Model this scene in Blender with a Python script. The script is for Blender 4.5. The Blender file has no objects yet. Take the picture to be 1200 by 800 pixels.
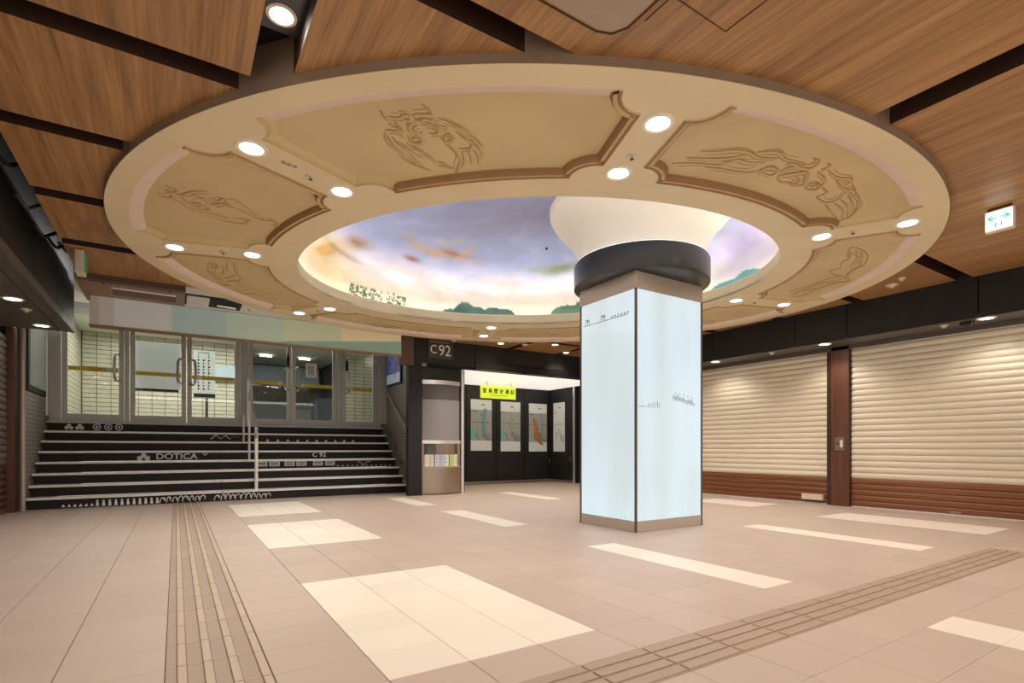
import bpy, bmesh, math, random
from mathutils import Vector, noise
random.seed(7)
scn = bpy.context.scene
COL = scn.collection
PI = math.pi

# ------------------------------------------------------------------ camera
TH = math.atan(394/618.2)
cam = bpy.data.cameras.new('camera'); co = bpy.data.objects.new('camera', cam); COL.objects.link(co)
co.location = (0, 0, 1.0); co.rotation_euler = (PI/2, 0, -TH)
cam.sensor_width = 36; cam.lens = 618.2/1200*36; cam.shift_y = 125/1200; cam.clip_start = .05
scn.camera = co
# ------------------------------------------------------------------ world (dim light of the rest of the concourse), exposure
w = bpy.data.worlds.new('world'); scn.world = w; w.use_nodes = True
w.node_tree.nodes['Background'].inputs[0].default_value = (1.0, .95, .88, 1)
w.node_tree.nodes['Background'].inputs[1].default_value = .75
scn.view_settings.view_transform = 'Standard'; scn.view_settings.look = 'None'
scn.view_settings.gamma = 1; scn.view_settings.exposure = 0.3
try: scn.view_settings.use_curve_mapping = False
except Exception: pass
def area(name, loc, size, power, color, rot=(0,0,0)):
    l = bpy.data.lights.new(name, 'AREA'); l.shape = 'RECTANGLE'; l.size, l.size_y = size; l.energy = power; l.color = color
    o = bpy.data.objects.new(name, l); COL.objects.link(o); o.location = loc; o.rotation_euler = rot
    return o
# light of the ceiling lamps in the stair hall behind the glass doors, and of the luminous alcove ceiling; plus two added lamps
area('hall_light', (1.0, 15.3, 3.98), (5.5, 2.6), 190, (1, .97, .90))
area('stair_fill', (1.8, 11.3, 3.98), (4.2, .8), 330, (1, .97, .92))  # unseen lamp added behind the header to brighten the stairs
area('alcove_light', (7.6, 11.7, 2.74), (3.6, 1.6), 9, (1, .93, .82))
area('concourse_fill', (3.0, -2.2, 3.25), (9, 1.2), 150, (1, .94, .86))  # added fill behind the camera, for the unseen rest of the concourse

# ------------------------------------------------------------------ materials
def lin(c): return c/12.92 if c <= .04045 else ((c+.055)/1.055)**2.4
def rgb(r, g, b): return (lin(r/255), lin(g/255), lin(b/255), 1)
class NT:
    def __init__(s, name):
        s.m = bpy.data.materials.new(name); s.m.use_nodes = True; s.t = s.m.node_tree; s.b = s.t.nodes['Principled BSDF']
    def n(s, kind, **kw):
        x = s.t.nodes.new(kind)
        for k, v in kw.items():
            if hasattr(x, k) and not k.startswith('i_'): setattr(x, k, v)
        return x
    def l(s, a, b): s.t.links.new(a, b)
def mat(name, col, rough=.5, metal=0, var=0, scale=8, emit=None, es=1, stretch=None, bump=0, coat=0):
    M = NT(name); b = M.b
    b.inputs['Roughness'].default_value = rough; b.inputs['Metallic'].default_value = metal
    b.inputs['Base Color'].default_value = col
    if coat: b.inputs['Coat Weight'].default_value = coat
    if var or bump:
        tc = M.n('ShaderNodeTexCoord'); mp = M.n('ShaderNodeMapping'); M.l(tc.outputs['Object'], mp.inputs['Vector'])
        mp.inputs['Scale'].default_value = stretch or (1, 1, 1)
        nz = M.n('ShaderNodeTexNoise'); nz.inputs['Scale'].default_value = scale; nz.inputs['Detail'].default_value = 5
        M.l(mp.outputs[0], nz.inputs['Vector'])
        mr = M.n('ShaderNodeMapRange'); M.l(nz.outputs['Fac'], mr.inputs['Value'])
        mr.inputs['From Min'].default_value = .3; mr.inputs['From Max'].default_value = .7
        mr.inputs['To Min'].default_value = 1-var; mr.inputs['To Max'].default_value = 1+var
        hs = M.n('ShaderNodeHueSaturation'); hs.inputs['Color'].default_value = col
        M.l(mr.outputs[0], hs.inputs['Value']); M.l(hs.outputs[0], b.inputs['Base Color'])
        if bump:
            bp = M.n('ShaderNodeBump'); bp.inputs['Strength'].default_value = bump; bp.inputs['Distance'].default_value = .004
            M.l(nz.outputs['Fac'], bp.inputs['Height']); M.l(bp.outputs[0], b.inputs['Normal'])
    if emit:
        b.inputs['Emission Color'].default_value = emit; b.inputs['Emission Strength'].default_value = es
    return M.m
def wood(name, dark, light, axis='y', rough=.4, fine=30):
    M = NT(name); b = M.b; b.inputs['Roughness'].default_value = rough
    tc = M.n('ShaderNodeTexCoord'); mp = M.n('ShaderNodeMapping'); M.l(tc.outputs['Object'], mp.inputs['Vector'])
    sc = {'y': (1, .035, 1), 'z': (1, 1, .04), 'x': (.04, 1, 1)}[axis]
    mp.inputs['Scale'].default_value = sc
    nz = M.n('ShaderNodeTexNoise'); nz.inputs['Scale'].default_value = fine; nz.inputs['Detail'].default_value = 6; nz.inputs['Roughness'].default_value = .65
    n2 = M.n('ShaderNodeTexNoise'); n2.inputs['Scale'].default_value = fine*.22; n2.inputs['Detail'].default_value = 3; n2.inputs['Distortion'].default_value = .6
    M.l(mp.outputs[0], nz.inputs['Vector']); M.l(mp.outputs[0], n2.inputs['Vector'])
    mx = M.n('ShaderNodeMath', operation='MULTIPLY_ADD'); M.l(nz.outputs['Fac'], mx.inputs[0]); mx.inputs[1].default_value = .55
    m2 = M.n('ShaderNodeMath', operation='MULTIPLY'); M.l(n2.outputs['Fac'], m2.inputs[0]); m2.inputs[1].default_value = .45
    M.l(m2.outputs[0], mx.inputs[2])
    cr = M.n('ShaderNodeValToRGB'); cr.color_ramp.elements[0].position = .36; cr.color_ramp.elements[0].color = dark
    cr.color_ramp.elements[1].position = .64; cr.color_ramp.elements[1].color = light
    M.l(mx.outputs[0], cr.inputs[0]); M.l(cr.outputs[0], b.inputs['Base Color'])
    return M.m
def tilemat(name, col, rough, var, coat=0):
    M = NT(name); b = M.b; b.inputs['Roughness'].default_value = rough
    oi = M.n('ShaderNodeObjectInfo'); tc = M.n('ShaderNodeTexCoord'); g = M.n('ShaderNodeNewGeometry')
    nz = M.n('ShaderNodeTexNoise'); nz.inputs['Scale'].default_value = 1.3; nz.inputs['Detail'].default_value = 6
    M.l(g.outputs['Position'], nz.inputs['Vector'])
    a = M.n('ShaderNodeMath', operation='MULTIPLY_ADD'); M.l(oi.outputs['Random'], a.inputs[0]); a.inputs[1].default_value = var; a.inputs[2].default_value = 1-var/2-.06
    c = M.n('ShaderNodeMath', operation='MULTIPLY_ADD'); M.l(nz.outputs['Fac'], c.inputs[0]); c.inputs[1].default_value = .12; M.l(a.outputs[0], c.inputs[2])
    hs = M.n('ShaderNodeHueSaturation'); hs.inputs['Color'].default_value = col; M.l(c.outputs[0], hs.inputs['Value'])
    M.l(hs.outputs[0], b.inputs['Base Color'])
    n3 = M.n('ShaderNodeTexNoise'); n3.inputs['Scale'].default_value = 60; M.l(g.outputs['Position'], n3.inputs['Vector'])
    bp = M.n('ShaderNodeBump'); bp.inputs['Strength'].default_value = .12; bp.inputs['Distance'].default_value = .003
    M.l(n3.outputs['Fac'], bp.inputs['Height']); M.l(bp.outputs[0], b.inputs['Normal'])
    return M.m
M = {
 'ceil_wood': wood('ceiling_wood', rgb(128,90,51), rgb(190,145,92), 'y', .42, 42),
 'groove': mat('groove_brown', rgb(62,40,28), .5, var=.1),
 'plenum': mat('plenum_black', rgb(22,20,20), .7, var=.1),
 'black_panel': mat('black_panel', rgb(29,26,25), .62, var=.08, scale=3),
 'left_fascia': mat('left_black_fascia', rgb(17,17,18), .5),
 'tact_edge': mat('tactile_edge', rgb(150,126,106), .7),
 'soffit': mat('soffit_grey', rgb(88,82,74), .45, var=.06),
 'black_gloss': mat('black_gloss', rgb(38,36,36), .25),
 'plaster': mat('cream_plaster', rgb(226,211,172), .6, var=.045, scale=1.6),
 'panel_plaster': mat('ochre_plaster', rgb(208,188,140), .6, var=.09, scale=1.2),
 'mould_dark': mat('moulding_groove_shade', rgb(152,116,76), .6),
 'mould': mat('moulding_glaze_shade', rgb(200,172,128), .55, var=.12, scale=7),  # glaze brown, with the shade of the darker sides put in
 'mould_pink': mat('moulding_pale', rgb(232,212,196), .55, var=.04),
 'glaze': mat('relief_glaze', rgb(174,140,90), .6),
 'relief': mat('relief_plaster', rgb(204,182,132), .6),
 'fascia': mat('taupe_fascia', rgb(146,122,100), .55, var=.04),
 'bell': mat('bell_plaster', rgb(232,224,206), .6, var=.03, scale=2),
 'ring': mat('dark_ring', rgb(48,47,45), .3),
 'bronze': mat('bronze_steel', rgb(192,178,164), .4, .2, var=.06, stretch=(1,1,12)),
 'bronze_dark': mat('dark_bronze', rgb(104,92,84), .35, .5),
 'chrome': mat('chrome', rgb(238,236,230), .25, .6),
 'steel': mat('brushed_steel', rgb(176,160,142), .3, .85, var=.06, stretch=(20,20,1)),
 'tile': tilemat('floor_tile', rgb(204,181,165), .42, .07),
 'cream': tilemat('cream_tile', rgb(252,238,220), .4, .05),
 'tact': tilemat('tactile_tile', rgb(180,156,136), .5, .06),
 'rib': tilemat('tactile_rib', rgb(204,180,156), .45, .08),
 'grout': mat('grout', rgb(112,88,72), .8, var=.05),
 'slat': mat('shutter_slat', rgb(232,218,194), .4, .0, var=.02, scale=2),
 'slat_brown': wood('brown_slat', rgb(104,58,32), rgb(150,92,54), 'y', .4, 30),
 'pier': wood('pier_wood', rgb(82,48,34), rgb(118,74,52), 'z', .4, 30),
 'riser': mat('riser_brown', rgb(20,12,10), .6, var=.1),
 'nosing': mat('nosing_cream', rgb(255,250,240), .45, var=.05),
 'tread': mat('tread_tan', rgb(176,158,140), .5, var=.05),
 'curb': mat('curb_stone', rgb(132,124,112), .5, var=.1),
 'white': mat('white_print', rgb(240,238,232), .6),
 'alu': mat('door_aluminium', rgb(200,200,192), .45, .0, var=.04),
 'alu_dark': mat('door_gap', rgb(30,30,30), .5),
 'wtile': mat('hall_tile', rgb(196,190,170), .3, var=.1, scale=9),
 'wgrout': mat('hall_grout', rgb(120,110,92), .8),
 'gtile': mat('grey_brick_tile', rgb(178,176,168), .4, var=.08, scale=9),
 'ggrout': mat('grey_grout', rgb(118,118,112), .8),
 'dark_wall': mat('dark_hall_wall', rgb(66,66,58), .5, var=.08),
 'hall_ceiling': mat('hall_ceiling', rgb(225,225,218), .7),
 'blueband': mat('blue_reflection', rgb(178,196,212), .4),
 'yellow': mat('yellow_strip', rgb(226,196,40), .45),
 'red': mat('red_print', rgb(200,80,40), .5),
 'ink': mat('black_print', rgb(34,34,30), .6),
 'lamp': mat('lamp_glow', rgb(255,255,255), .5, emit=(1,.95,.88,1), es=9),
 'lamptrim': mat('lamp_trim', rgb(240,230,212), .4),
 'strip_glow': mat('cove_light', rgb(255,255,255), .5, emit=(1,.98,.97,1), es=3.6),
 'collar_glow': mat('collar_glow', rgb(255,255,255), .5, emit=(1,.98,.95,1), es=1.6),
 'alc_glow': mat('luminous_ceiling', rgb(255,250,235), .5, emit=(1,.96,.88,1), es=.6),
 'exit_glow': mat('exit_sign_face', rgb(255,255,255), .4, emit=(1,1,.97,1), es=.85),
 'exit_green': mat('exit_sign_green', rgb(20,170,120), .4, emit=rgb(40,200,150), es=.7),
 'sign_edge_green': mat('sign_edge_green', rgb(24,110,70), .4, emit=rgb(30,130,80), es=.3),
 'beige': mat('beige_box', rgb(225,210,185), .5),
 'sprk': mat('sprinkler_metal', rgb(220,205,180), .35, .3),
 'lime': mat('lime_sign', rgb(210,232,50), .45, emit=rgb(205,230,40), es=.35),
 'paper': mat('map_paper', rgb(205,205,198), .6, emit=rgb(200,200,190), es=.12, var=.06, scale=14),
 'map_grey': mat('map_grey', rgb(165,165,160), .6),
 'map_blue': mat('map_blue', rgb(110,165,190), .6),
 'map_green': mat('map_green', rgb(120,190,165), .6),
 'map_orange': mat('map_orange', rgb(190,115,50), .6),
 'map_line': mat('map_line', rgb(70,72,76), .6),
 'brown_panel': mat('brown_header', rgb(150,122,96), .5, var=.05),
 'brown_dark': mat('brown_recess', rgb(92,68,54), .5),
 'ac': mat('access_cover', rgb(168,146,126), .35, var=.04),
 'seam': mat('seam_dark', rgb(80,52,34), .7),
 'glass_grey': mat('backing_grey', rgb(120,122,118), .5),
}
def flat(name, c, e=.0):  # e: added glow that brightens unlit boards and posters
    return mat(name, rgb(*c), .55, emit=rgb(*c) if e else None, es=e)
# glass pane: mostly clear with a faint reflection
def glassmat():
    G = NT('door_glass'); t = G.t; out = t.nodes['Material Output']
    tr = G.n('ShaderNodeBsdfTransparent'); tr.inputs[0].default_value = (.88,.92,.9,1)
    gl = G.n('ShaderNodeBsdfGlossy'); gl.inputs['Roughness'].default_value = .02
    fr = G.n('ShaderNodeFresnel'); fr.inputs[0].default_value = 1.45
    mx = G.n('ShaderNodeMixShader'); G.l(fr.outputs[0], mx.inputs[0]); G.l(tr.outputs[0], mx.inputs[1]); G.l(gl.outputs[0], mx.inputs[2])
    G.l(mx.outputs[0], out.inputs[0]); return G.m
M['glass'] = glassmat()
def pillar_glow():
    G = NT('pillar_glass_glow'); b = G.b; b.inputs['Roughness'].default_value = .15
    b.inputs['Base Color'].default_value = (.12,.13,.14,1)
    tc = G.n('ShaderNodeTexCoord'); mp = G.n('ShaderNodeMapping'); G.l(tc.outputs['Object'], mp.inputs['Vector'])
    mp.inputs['Scale'].default_value = (1.6, 1.6, .25)
    nz = G.n('ShaderNodeTexNoise'); nz.inputs['Scale'].default_value = 1.2; nz.inputs['Detail'].default_value = 1
    G.l(mp.outputs[0], nz.inputs['Vector'])
    cr = G.n('ShaderNodeValToRGB'); cr.color_ramp.elements[0].position = .35; cr.color_ramp.elements[1].position = .65
    cr.color_ramp.elements[0].color = (.66,.745,.755,1); cr.color_ramp.elements[1].color = (.72,.86,.93,1)
    G.l(nz.outputs['Fac'], cr.inputs[0])
    G.l(cr.outputs[0], b.inputs['Emission Color']); b.inputs['Emission Strength'].default_value = .74
    return G.m
M['glow'] = pillar_glow()
def mural():
    G = NT('sky_mural'); b = G.b; b.inputs['Roughness'].default_value = .7
    at = G.n('ShaderNodeAttribute'); at.attribute_name = 'paint'
    g = G.n('ShaderNodeNewGeometry'); nz = G.n('ShaderNodeTexNoise'); nz.inputs['Scale'].default_value = 2.6; nz.inputs['Detail'].default_value = 8; nz.inputs['Distortion'].default_value = .8
    G.l(g.outputs['Position'], nz.inputs['Vector'])
    mr = G.n('ShaderNodeMapRange'); G.l(nz.outputs['Fac'], mr.inputs['Value']); mr.inputs['From Min'].default_value = .3; mr.inputs['From Max'].default_value = .7
    mr.inputs['To Min'].default_value = .93; mr.inputs['To Max'].default_value = 1.07
    hs = G.n('ShaderNodeHueSaturation'); G.l(at.outputs['Color'], hs.inputs['Color']); G.l(mr.outputs[0], hs.inputs['Value'])
    G.l(hs.outputs[0], b.inputs['Base Color']); return G.m
M['mural'] = mural()

# ------------------------------------------------------------------ helpers
def wloc(o):
    v = Vector(o.location)
    while o.parent: o = o.parent; v += Vector(o.location)
    return v
def link(o, parent=None, origin=(0,0,0)):
    COL.objects.link(o); v = Vector(origin)
    if parent is not None: o.parent = parent; v = v - wloc(parent)
    o.location = v; return o
def tag(o, label=None, cat=None, group=None, kind=None):
    if label: o['label'] = label
    if cat: o['category'] = cat
    if group: o['group'] = group
    if kind: o['kind'] = kind
    return o
def thing(name, loc, label=None, cat=None, group=None, kind=None):
    o = bpy.data.objects.new(name, None); o.empty_display_size = .1
    link(o, None, loc); return tag(o, label, cat, group, kind)
class MB:
    def __init__(s): s.v = []; s.f = []; s.mi = []; s.cur = 0
    def face(s, idx): s.f.append(tuple(idx)); s.mi.append(s.cur)
    def add(s, vs, fs):
        b = len(s.v); s.v += [tuple(p) for p in vs]
        for f in fs: s.face([b+i for i in f])
    def box(s, x0, x1, y0, y1, z0, z1, bev=0):
        if x0 > x1: x0, x1 = x1, x0
        if y0 > y1: y0, y1 = y1, y0
        if z0 > z1: z0, z1 = z1, z0
        vs = [(x0,y0,z0),(x1,y0,z0),(x1,y1,z0),(x0,y1,z0),(x0,y0,z1),(x1,y0,z1),(x1,y1,z1),(x0,y1,z1)]
        s.add(vs, [(0,3,2,1),(4,5,6,7),(0,1,5,4),(1,2,6,5),(2,3,7,6),(3,0,4,7)]); return s
    def prism(s, poly, axis, a, b):   # poly list of 2d pts, extruded along axis from a to b
        n = len(poly)
        def P(p, t): return {'x': (t, p[0], p[1]), 'y': (p[0], t, p[1]), 'z': (p[0], p[1], t)}[axis]
        vs = [P(p, a) for p in poly]+[P(p, b) for p in poly]
        s.add(vs, [tuple(range(n-1,-1,-1)), tuple(range(n, 2*n))]+[(i,(i+1)%n,n+(i+1)%n,n+i) for i in range(n)]); return s
    def cyl(s, p0, p1, r0, r1=None, n=16, cap=True):
        r1 = r0 if r1 is None else r1
        p0, p1 = Vector(p0), Vector(p1); d = (p1-p0).normalized()
        u = d.orthogonal().normalized(); w_ = d.cross(u)
        vs = []
        for p, r in ((p0, r0), (p1, r1)):
            for i in range(n):
                a = 2*PI*i/n; vs.append(p+u*(math.cos(a)*r)+w_*(math.sin(a)*r))
        fs = [(i,(i+1)%n,n+(i+1)%n,n+i) for i in range(n)]
        if cap: fs += [tuple(range(n-1,-1,-1)), tuple(range(n,2*n))]
        s.add(vs, fs); return s
    def lathe(s, c, prof, n=48):
        vs = []
        for r, z in prof:
            for i in range(n):
                a = 2*PI*i/n; vs.append((c[0]+r*math.cos(a), c[1]+r*math.sin(a), z))
        fs = [(j*n+i, j*n+(i+1)%n, (j+1)*n+(i+1)%n, (j+1)*n+i) for j in range(len(prof)-1) for i in range(n)]
        s.add(vs, fs); return s
    def tube(s, pts, r, n=6, flat=1.0, up=None):
        pts = [Vector(p) for p in pts]; vs = []; N = len(pts)
        for k, p in enumerate(pts):
            d = (pts[min(k+1,N-1)]-pts[max(k-1,0)])
            if d.length < 1e-6: d = Vector((1,0,0))
            d.normalize(); upv = Vector(up) if up else (Vector((0,0,1)) if abs(d.z) < .95 else Vector((1,0,0)))
            u = d.cross(upv).normalized(); w_ = u.cross(d)
            rr = r(k/(N-1)) if callable(r) else r
            for i in range(n):
                a = 2*PI*i/n; vs.append(p+u*(math.cos(a)*rr)+w_*(math.sin(a)*rr*flat))
        fs = [(j*n+i, j*n+(i+1)%n, (j+1)*n+(i+1)%n, (j+1)*n+i) for j in range(N-1) for i in range(n)]
        fs += [tuple(range(n-1,-1,-1)), tuple((N-1)*n+i for i in range(n))]
        s.add(vs, fs); return s
    def build(s, name, mats, parent=None, origin=None, smooth=False, bevel=0, kind=None, label=None):
        if origin is None: origin = wloc(parent) if parent is not None else (0,0,0)
        me = bpy.data.meshes.new(name); ox, oy, oz = origin
        me.from_pydata([(x-ox,y-oy,z-oz) for x,y,z in s.v], [], s.f)
        for m in (mats if isinstance(mats, (list,tuple)) else [mats]): me.materials.append(M[m] if isinstance(m, str) else m)
        if any(s.mi): me.polygons.foreach_set('material_index', s.mi)
        bm = bmesh.new(); bm.from_mesh(me); bmesh.ops.delete(bm, geom=[v for v in bm.verts if not v.link_faces], context='VERTS'); bmesh.ops.recalc_face_normals(bm, faces=bm.faces)
        if bevel: bmesh.ops.bevel(bm, geom=list(bm.edges), offset=bevel, segments=1, affect='EDGES', profile=.5)
        bm.to_mesh(me); bm.free()
        if smooth:
            me.polygons.foreach_set('use_smooth', [True]*len(me.polygons))
            me.set_sharp_from_angle(angle=math.radians(40))
        o = bpy.data.objects.new(name, me); link(o, parent, origin)
        if kind: o['kind'] = kind
        if label: o['label'] = label
        return o
def box(name, m, parent, x0, x1, y0, y1, z0, z1, bevel=0, **kw):
    return MB().box(x0,x1,y0,y1,z0,z1).build(name, m, parent, bevel=bevel, **kw)
def sbox(name, m, x0, x1, y0, y1, z0, z1, **kw):
    return MB().box(x0,x1,y0,y1,z0,z1).build(name, m, None, kind='structure', **kw)
def curve_mesh(name, cu, parent, origin, rot, m):
    ob = bpy.data.objects.new('tmp', cu); COL.objects.link(ob)
    dg = bpy.context.evaluated_depsgraph_get(); dg.update()
    me = bpy.data.meshes.new_from_object(ob.evaluated_get(dg)); bpy.data.objects.remove(ob)
    me.materials.clear(); me.materials.append(M[m] if isinstance(m, str) else m); me.name = name
    o = bpy.data.objects.new(name, me); link(o, parent, origin); o.rotation_euler = rot
    return o
def text(name, body, size, origin, rot, m, parent, align='CENTER', ext=.002, sx=1, bold=0):
    cu = bpy.data.curves.new(name, 'FONT'); cu.body = body; cu.size = size; cu.align_x = align; cu.align_y = 'CENTER'; cu.extrude = ext; cu.offset = bold; cu.resolution_u = 3
    o = curve_mesh(name, cu, parent, origin, rot, m); o.scale = (sx,1,1); return o
def smoothpath(pts, n=4):
    out = []; N = len(pts)
    for i in range(N-1):
        p0, p1, p2, p3 = pts[max(i-1,0)], pts[i], pts[i+1], pts[min(i+2,N-1)]
        for k in range(n):
            t = k/n
            out.append(tuple(.5*((2*b)+(-a+c)*t+(2*a-5*b+4*c-d)*t*t+(-a+3*b-3*c+d)*t**3) for a,b,c,d in zip(p0,p1,p2,p3)))
    out.append(tuple(pts[-1])); return out
RELIEF={'T':[[(1.18,3.5),(1.19,3.53),(1.23,3.56),(1.28,3.58),(1.27,3.62)],[(1.24,3.53),(1.3,3.5),(1.31,3.46),(1.35,3.44),(1.37,3.48),(1.35,3.5),(1.33,3.47)],[(1.28,3.58),(1.3,3.58),(1.36,3.61),(1.36,3.64),(1.32,3.62),(1.29,3.63)],[(1.27,3.7),(1.3,3.67),(1.35,3.67),(1.4,3.69)],[(1.28,3.73),(1.3,3.79),(1.36,3.86),(1.44,3.9),(1.53,3.99),(1.65,4.02),(1.77,4.03)],[(1.3,3.75),(1.37,3.83),(1.47,3.9),(1.53,3.97),(1.63,3.99)],[(1.34,3.75),(1.41,3.81),(1.49,3.85),(1.61,3.95),(1.7,4.01)],[(1.39,3.78),(1.48,3.81),(1.56,3.86),(1.63,3.87)],[(1.46,3.77),(1.55,3.8),(1.68,3.86),(1.8,3.92),(1.92,3.89)],[(1.52,3.77),(1.63,3.81),(1.75,3.87),(1.87,3.88)],[(1.44,3.68),(1.47,3.73),(1.53,3.72),(1.54,3.67),(1.5,3.65),(1.47,3.68),(1.49,3.71)],[(1.41,3.47),(1.39,3.54),(1.41,3.6),(1.46,3.63),(1.5,3.62)],[(1.41,3.47),(1.48,3.45),(1.55,3.45),(1.59,3.47),(1.62,3.51),(1.61,3.55)],[(1.43,3.51),(1.43,3.57),(1.49,3.6),(1.5,3.57)],[(1.46,3.48),(1.54,3.47),(1.59,3.49),(1.59,3.54),(1.55,3.56)],[(1.38,3.44),(1.38,3.41),(1.42,3.38),(1.47,3.35),(1.48,3.35),(1.43,3.3),(1.4,3.31)],[(1.39,3.45),(1.43,3.45),(1.46,3.41),(1.52,3.41),(1.59,3.43),(1.63,3.42)],[(1.53,3.36),(1.6,3.36),(1.68,3.37),(1.77,3.39),(1.87,3.43),(1.96,3.49)],[(1.73,3.51),(1.68,3.49),(1.66,3.54),(1.69,3.58),(1.72,3.56),(1.72,3.52),(1.69,3.52),(1.69,3.55)],[(1.64,3.56),(1.7,3.6),(1.78,3.64),(1.87,3.72),(1.91,3.77),(1.94,3.88),(1.97,3.97)],[(1.82,3.62),(1.89,3.57),(1.87,3.51),(1.84,3.51)],[(1.88,3.6),(1.96,3.68),(2.0,3.76)],[(1.91,3.56),(2.0,3.64),(2.05,3.73)],[(1.85,3.49),(1.95,3.53),(2.03,3.62)],[(1.86,3.64),(1.93,3.74),(1.96,3.85)],[(1.71,3.44),(1.76,3.46),(1.83,3.48),(1.87,3.48),(1.95,3.52)]],'R':[[(3.41,2.65),(3.52,2.58),(3.62,2.49),(3.74,2.45),(3.88,2.45),(4.03,2.37)],[(3.79,2.42),(3.85,2.37),(3.93,2.33),(4.07,2.35),(4.25,2.31)],[(3.39,2.77),(3.55,2.68),(3.68,2.58),(3.75,2.49)],[(3.36,2.89),(3.5,2.79),(3.7,2.69),(3.74,2.57),(3.87,2.54),(3.98,2.48)],[(3.57,2.68),(3.72,2.63),(3.79,2.54)],[(3.64,2.78),(3.75,2.73),(3.88,2.69),(3.99,2.65),(4.05,2.58),(4.04,2.54)],[(4.11,2.61),(4.06,2.54),(4.1,2.48),(4.19,2.49),(4.21,2.56),(4.13,2.58),(4.1,2.55)],[(4.24,2.52),(4.21,2.44),(4.26,2.37),(4.37,2.33),(4.36,2.27),(4.31,2.22),(4.26,2.24)],[(4.16,2.41),(4.17,2.36),(4.26,2.35),(4.29,2.31)],[(4.29,2.56),(4.37,2.58),(4.45,2.55),(4.52,2.56),(4.6,2.51),(4.55,2.45),(4.44,2.38),(4.39,2.38),(4.33,2.45),(4.28,2.52),(4.29,2.56)],[(4.41,2.47),(4.49,2.48),(4.53,2.53),(4.46,2.54)],[(4.47,2.29),(4.49,2.26),(4.45,2.21),(4.42,2.22)],[(4.52,2.26),(4.65,2.28),(4.74,2.27),(4.83,2.23),(4.9,2.26),(4.86,2.29)],[(4.49,2.33),(4.61,2.34),(4.71,2.38),(4.76,2.46)],[(4.71,2.42),(4.63,2.45),(4.64,2.5),(4.71,2.53),(4.78,2.48),(4.72,2.43),(4.67,2.46),(4.71,2.49)],[(4.73,2.3),(4.89,2.34),(5.01,2.34),(5.09,2.32),(5.21,2.37),(5.09,2.36)],[(4.94,2.27),(5.14,2.33),(5.35,2.39),(5.5,2.47),(5.63,2.62),(5.64,2.7)],[(4.91,2.56),(5.06,2.58),(5.12,2.56),(5.14,2.49),(5.06,2.38)],[(5.11,2.59),(5.31,2.64),(5.57,2.7)],[(5.2,2.54),(5.41,2.57),(5.61,2.67)],[(5.16,2.47),(5.37,2.51),(5.62,2.63)],[(5.15,2.4),(5.34,2.45),(5.55,2.53)],[(4.79,2.44),(4.91,2.47),(4.93,2.56)]],'L':[[(-0.07,5.51),(0.0,5.53),(-0.01,5.6),(-0.06,5.63),(-0.03,5.67),(-0.06,5.76),(-0.14,5.75)],[(-0.03,5.66),(0.04,5.62),(0.13,5.49),(0.24,5.43)],[(-0.04,5.77),(0.03,5.8),(0.12,5.93),(0.28,6.0),(0.44,6.04),(0.63,5.99)],[(0.05,5.65),(0.1,5.58),(0.2,5.6),(0.27,5.71),(0.36,5.63),(0.51,5.66),(0.7,5.8),(0.86,5.77)],[(0.05,5.69),(0.09,5.78),(0.19,5.74),(0.27,5.79),(0.23,5.86),(0.18,5.83)],[(0.26,5.57),(0.33,5.59),(0.34,5.53),(0.38,5.51),(0.41,5.64)],[(0.4,5.49),(0.47,5.48),(0.56,5.58),(0.66,5.71),(0.75,5.79)],[(0.12,5.82),(0.24,5.9),(0.37,5.92),(0.43,5.93)],[(0.5,5.91),(0.62,5.88),(0.58,5.97)],[(0.77,5.73),(0.83,5.77),(0.88,5.9),(0.83,5.89)]],'LL':[[(0.35,7.47),(0.34,7.81),(0.4,8.01),(0.49,8.28),(0.55,8.43),(0.63,8.38),(0.75,8.53),(0.85,8.71),(1.01,8.66),(1.22,8.85),(1.33,8.78)],[(0.39,7.48),(0.38,7.71),(0.44,7.63),(0.41,7.47)],[(0.6,7.31),(0.65,7.69),(0.74,7.96),(0.71,8.14)],[(0.53,7.39),(0.55,7.67),(0.62,7.78)],[(0.37,7.86),(0.48,8.04),(0.58,8.05),(0.67,7.84)],[(0.48,8.04),(0.57,8.23),(0.69,8.07)],[(0.61,8.12),(0.79,8.27),(0.98,8.43),(1.22,8.53),(1.39,8.68)],[(0.71,8.32),(0.9,8.48),(1.09,8.56),(1.3,8.74)],[(0.48,7.5),(0.52,7.77),(0.5,7.94)]],'RR':[[(6.54,3.04),(6.51,2.98),(6.7,2.97),(6.94,3.02),(7.23,3.18),(7.34,3.34),(7.57,3.54),(7.78,3.61),(7.71,3.77),(7.78,4.01),(7.92,4.36),(7.86,4.53)],[(6.54,3.04),(6.84,3.17),(6.92,3.29),(7.14,3.42)],[(6.64,3.01),(6.98,3.16),(7.15,3.32)],[(6.73,3.0),(6.96,3.09),(7.13,3.24)],[(7.14,3.42),(7.11,3.53),(7.33,3.59),(7.54,3.56)],[(7.43,3.53),(7.44,3.72),(7.53,4.0),(7.57,4.33)],[(7.66,3.69),(7.56,3.81),(7.63,4.11),(7.75,4.4)],[(7.81,4.0),(7.7,4.12),(7.75,4.34)]],'B':[[(6.19,8.42),(6.46,8.66),(6.4,8.42),(6.59,8.58)],[(6.62,8.56),(6.8,8.59),(6.88,8.4)],[(6.56,8.25),(6.71,8.36)]],'BR':[[(8.04,6.09),(8.24,6.19),(8.36,6.17)],[(7.98,6.02),(8.16,6.07),(8.16,6.01)]],'BL':[[(2.93,9.51),(3.19,9.75),(3.35,9.75),(3.49,9.55),(3.64,9.61)],[(3.02,9.55),(3.22,9.53),(3.61,9.58)],[(3.78,9.69),(3.95,9.8),(4.04,9.63),(4.01,9.49)]]}
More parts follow.
